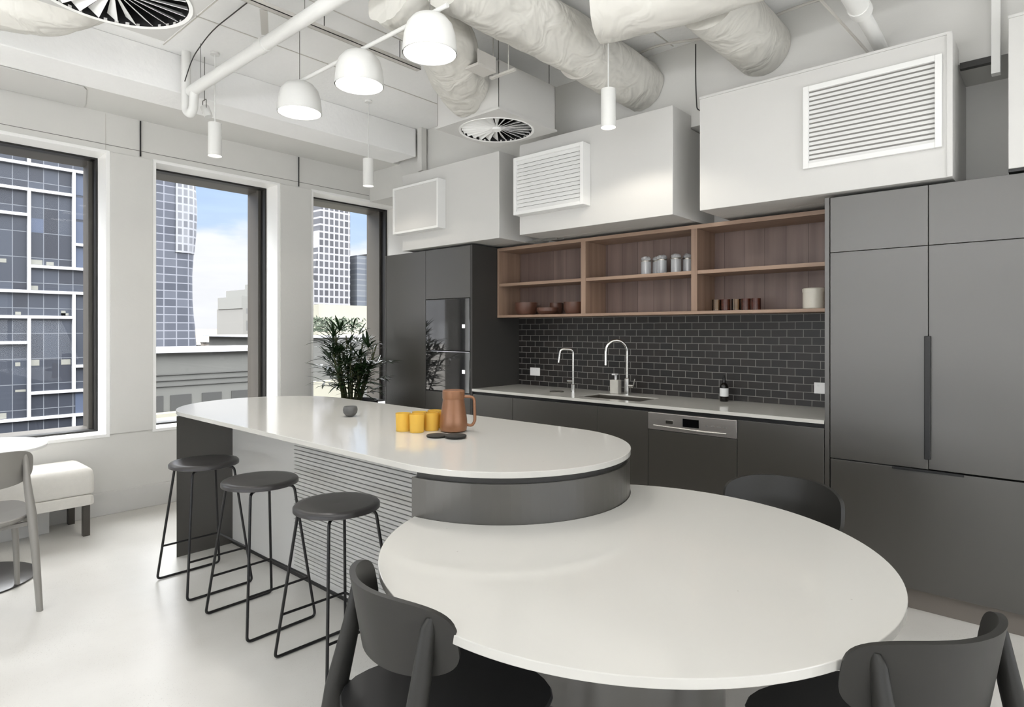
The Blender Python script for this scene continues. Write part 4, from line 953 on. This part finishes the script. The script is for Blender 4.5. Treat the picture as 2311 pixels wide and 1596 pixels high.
# grid tower
t = thing('grid_tower', 'white tower with a regular grid of square windows outside the last window', 'building', (-250, 158, -29))
g = MB(); rings = []
for z, y0 in ((-29, 146.5), (10, 147.2), (28, 148.0), (38, 149.6), (48, 150.6), (62, 151.3), (80, 151.6)):
    rings.append([(-250, y0, z), (-250, 166.6, z), (-270, 166.6, z), (-270, y0, z)])
g.rings(rings).build('facade', M['ext_grid'], t)
t = thing('blue_tower', 'plain blue glass tower behind the white grid tower', 'building', (-330, 195, -29))
box(-345, -330, 186, 200.5, -29, 95).build('facade', M['ext_blue'], t)
t = thing('grey_tower', 'grey ribbed office block right of the grid tower', 'building', (-250, 176, -29))
box(-270, -250, 170.4, 176, -29, 37.2).build('facade', M['ext_grey'], t); box(-268, -249, 176, 186, -29, 38.3).build('core', M['ext_concdk'], t)
box(-249, -248.6, 176.6, 178.2, -29, 37.4).build('rib', M['ext_creampl'], t); box(-249, -248.6, 180, 181.2, -29, 37.4).build('rib', M['ext_creampl'], t)
t = thing('stepped_building', 'cream stepped stone building at the edge of the middle window', 'building', (-150, 74, -29))
box(-165, -150, 69.3, 82, -29, 6.8).build('facade', M['ext_cream'], t)
g = MB(); g.box(-164, -150.3, 69.1, 82, 6.8, 9.8); g.box(-163, -151, 70.8, 82, 9.8, 11.6); g.box(-158, -153, 73.5, 75, 11.6, 13.2); g.build('parapet', M['ext_creampl'], t)
# low street building with parapet
t = thing('parapet_building', 'grey concrete building with a white roof edge below the middle window', 'building', (-35, 14, -29))
g = MB(); g.box(-41, -35, 10.5, 19.2, -29, .19); g.build('facade', M['ext_conc'], t)
box(-41.2, -34.7, 10.3, 19.4, .19, .36).build('roof_edge', M['ext_white'], t)
g = MB()
for z in (-.95, -1.25, -1.55): g.box(-35.0, -34.93, 10.5, 19.2, z-.03, z+.03)
g.build('cornice', M['ext_concln'], t)
for k, y in enumerate((10.9, 12.3, 13.9, 15.5, 17.1)):
    wd = box(-35.02, -34.96, y, y+1.05, -3.6, -2.05).build('window', M['ext_concdk'], t)
g = MB(); g.box(-34.9, -34.2, 10.5, 19.2, -3.4, -2.9); g.build('ledge', M['ext_pale'], t)
# building seen behind the palm
t = thing('rooftop_building', 'pale rendered building with roof terrace behind the palm', 'building', (-35, 24, -29))
box(-50, -35, 20.4, 36, -29, .9).build('facade', M['ext_conc'], t); box(-50, -41, 24.6, 36, .9, 3.3).build('upper_storey', M['ext_pale'], t)
box(-34.99, -34.2, 19.8, 23.4, -29, -1.8).build('extension', M['ext_pale'], t)
box(-50.2, -34.8, 20.0, 36.2, .9, 1.02).build('roof_edge', M['ext_white'], t)
def bush(name, x0, x1, y0, y1, z0, h, n, lab, grp, seed):
    r = random.Random(seed); g = MB()
    for _ in range(n):
        c_ = Vector((r.uniform(x0, x1), r.uniform(y0, y1), z0+r.uniform(0, h))); s = r.uniform(.10, .22)
        mt = Matrix.Translation(c_) @ Matrix.Rotation(r.uniform(0, 6), 4, Vector((r.random(), r.random(), r.random()+.1)).normalized())
        vs = [g.bm.verts.new(mt @ Vector(p)) for p in ((-s, 0, 0), (0, -s*.35, 0), (s, 0, 0), (0, s*.35, s*.1))]
        g.bm.faces.new(vs)
    tag(g.build(name, M['hedge'], None), lab, 'hedge', grp, 'stuff')
bush('foliage', -40, -35.5, 20.8, 25.2, 1.3, .9, 900, 'green planting along the roof terrace behind the palm', None, 1)
# distant low houses and trees between the towers
rn = random.Random(3); cols = [mat('house_a', (122, 109, 93), .8), mat('house_b', (93, 87, 81), .8), mat('house_c', (57, 56, 55), .8), mat('house_d', (128, 124, 118), .8)]
for i in range(22):
    y = 92+(i%8)*5.3+(i//8)*2.1; x = -290-12*(i//8); w_ = rn.uniform(3.0, 4.4); h_ = rn.uniform(20, 29)
    t = thing('distant_house', 'small distant building in the hazy skyline beyond the parapet', 'building', (x, y, -29), 'distant skyline buildings')
    box(x-3, x, y, y+w_, -29, -29+h_).build('walls', cols[i % 4], t)
    g = MB(); g.box(x-3, x+.3, y-.2, y+w_+.2, -29+h_, -29+h_+.5); g.build('roof', cols[(i+1) % 4], t)
S_(box(-1500, -1490, -200, 1500, -29, 4), 'hills', mat('distant_hills', (150, 138, 122), .9), 'pale brown hills along the horizon', 'hills')
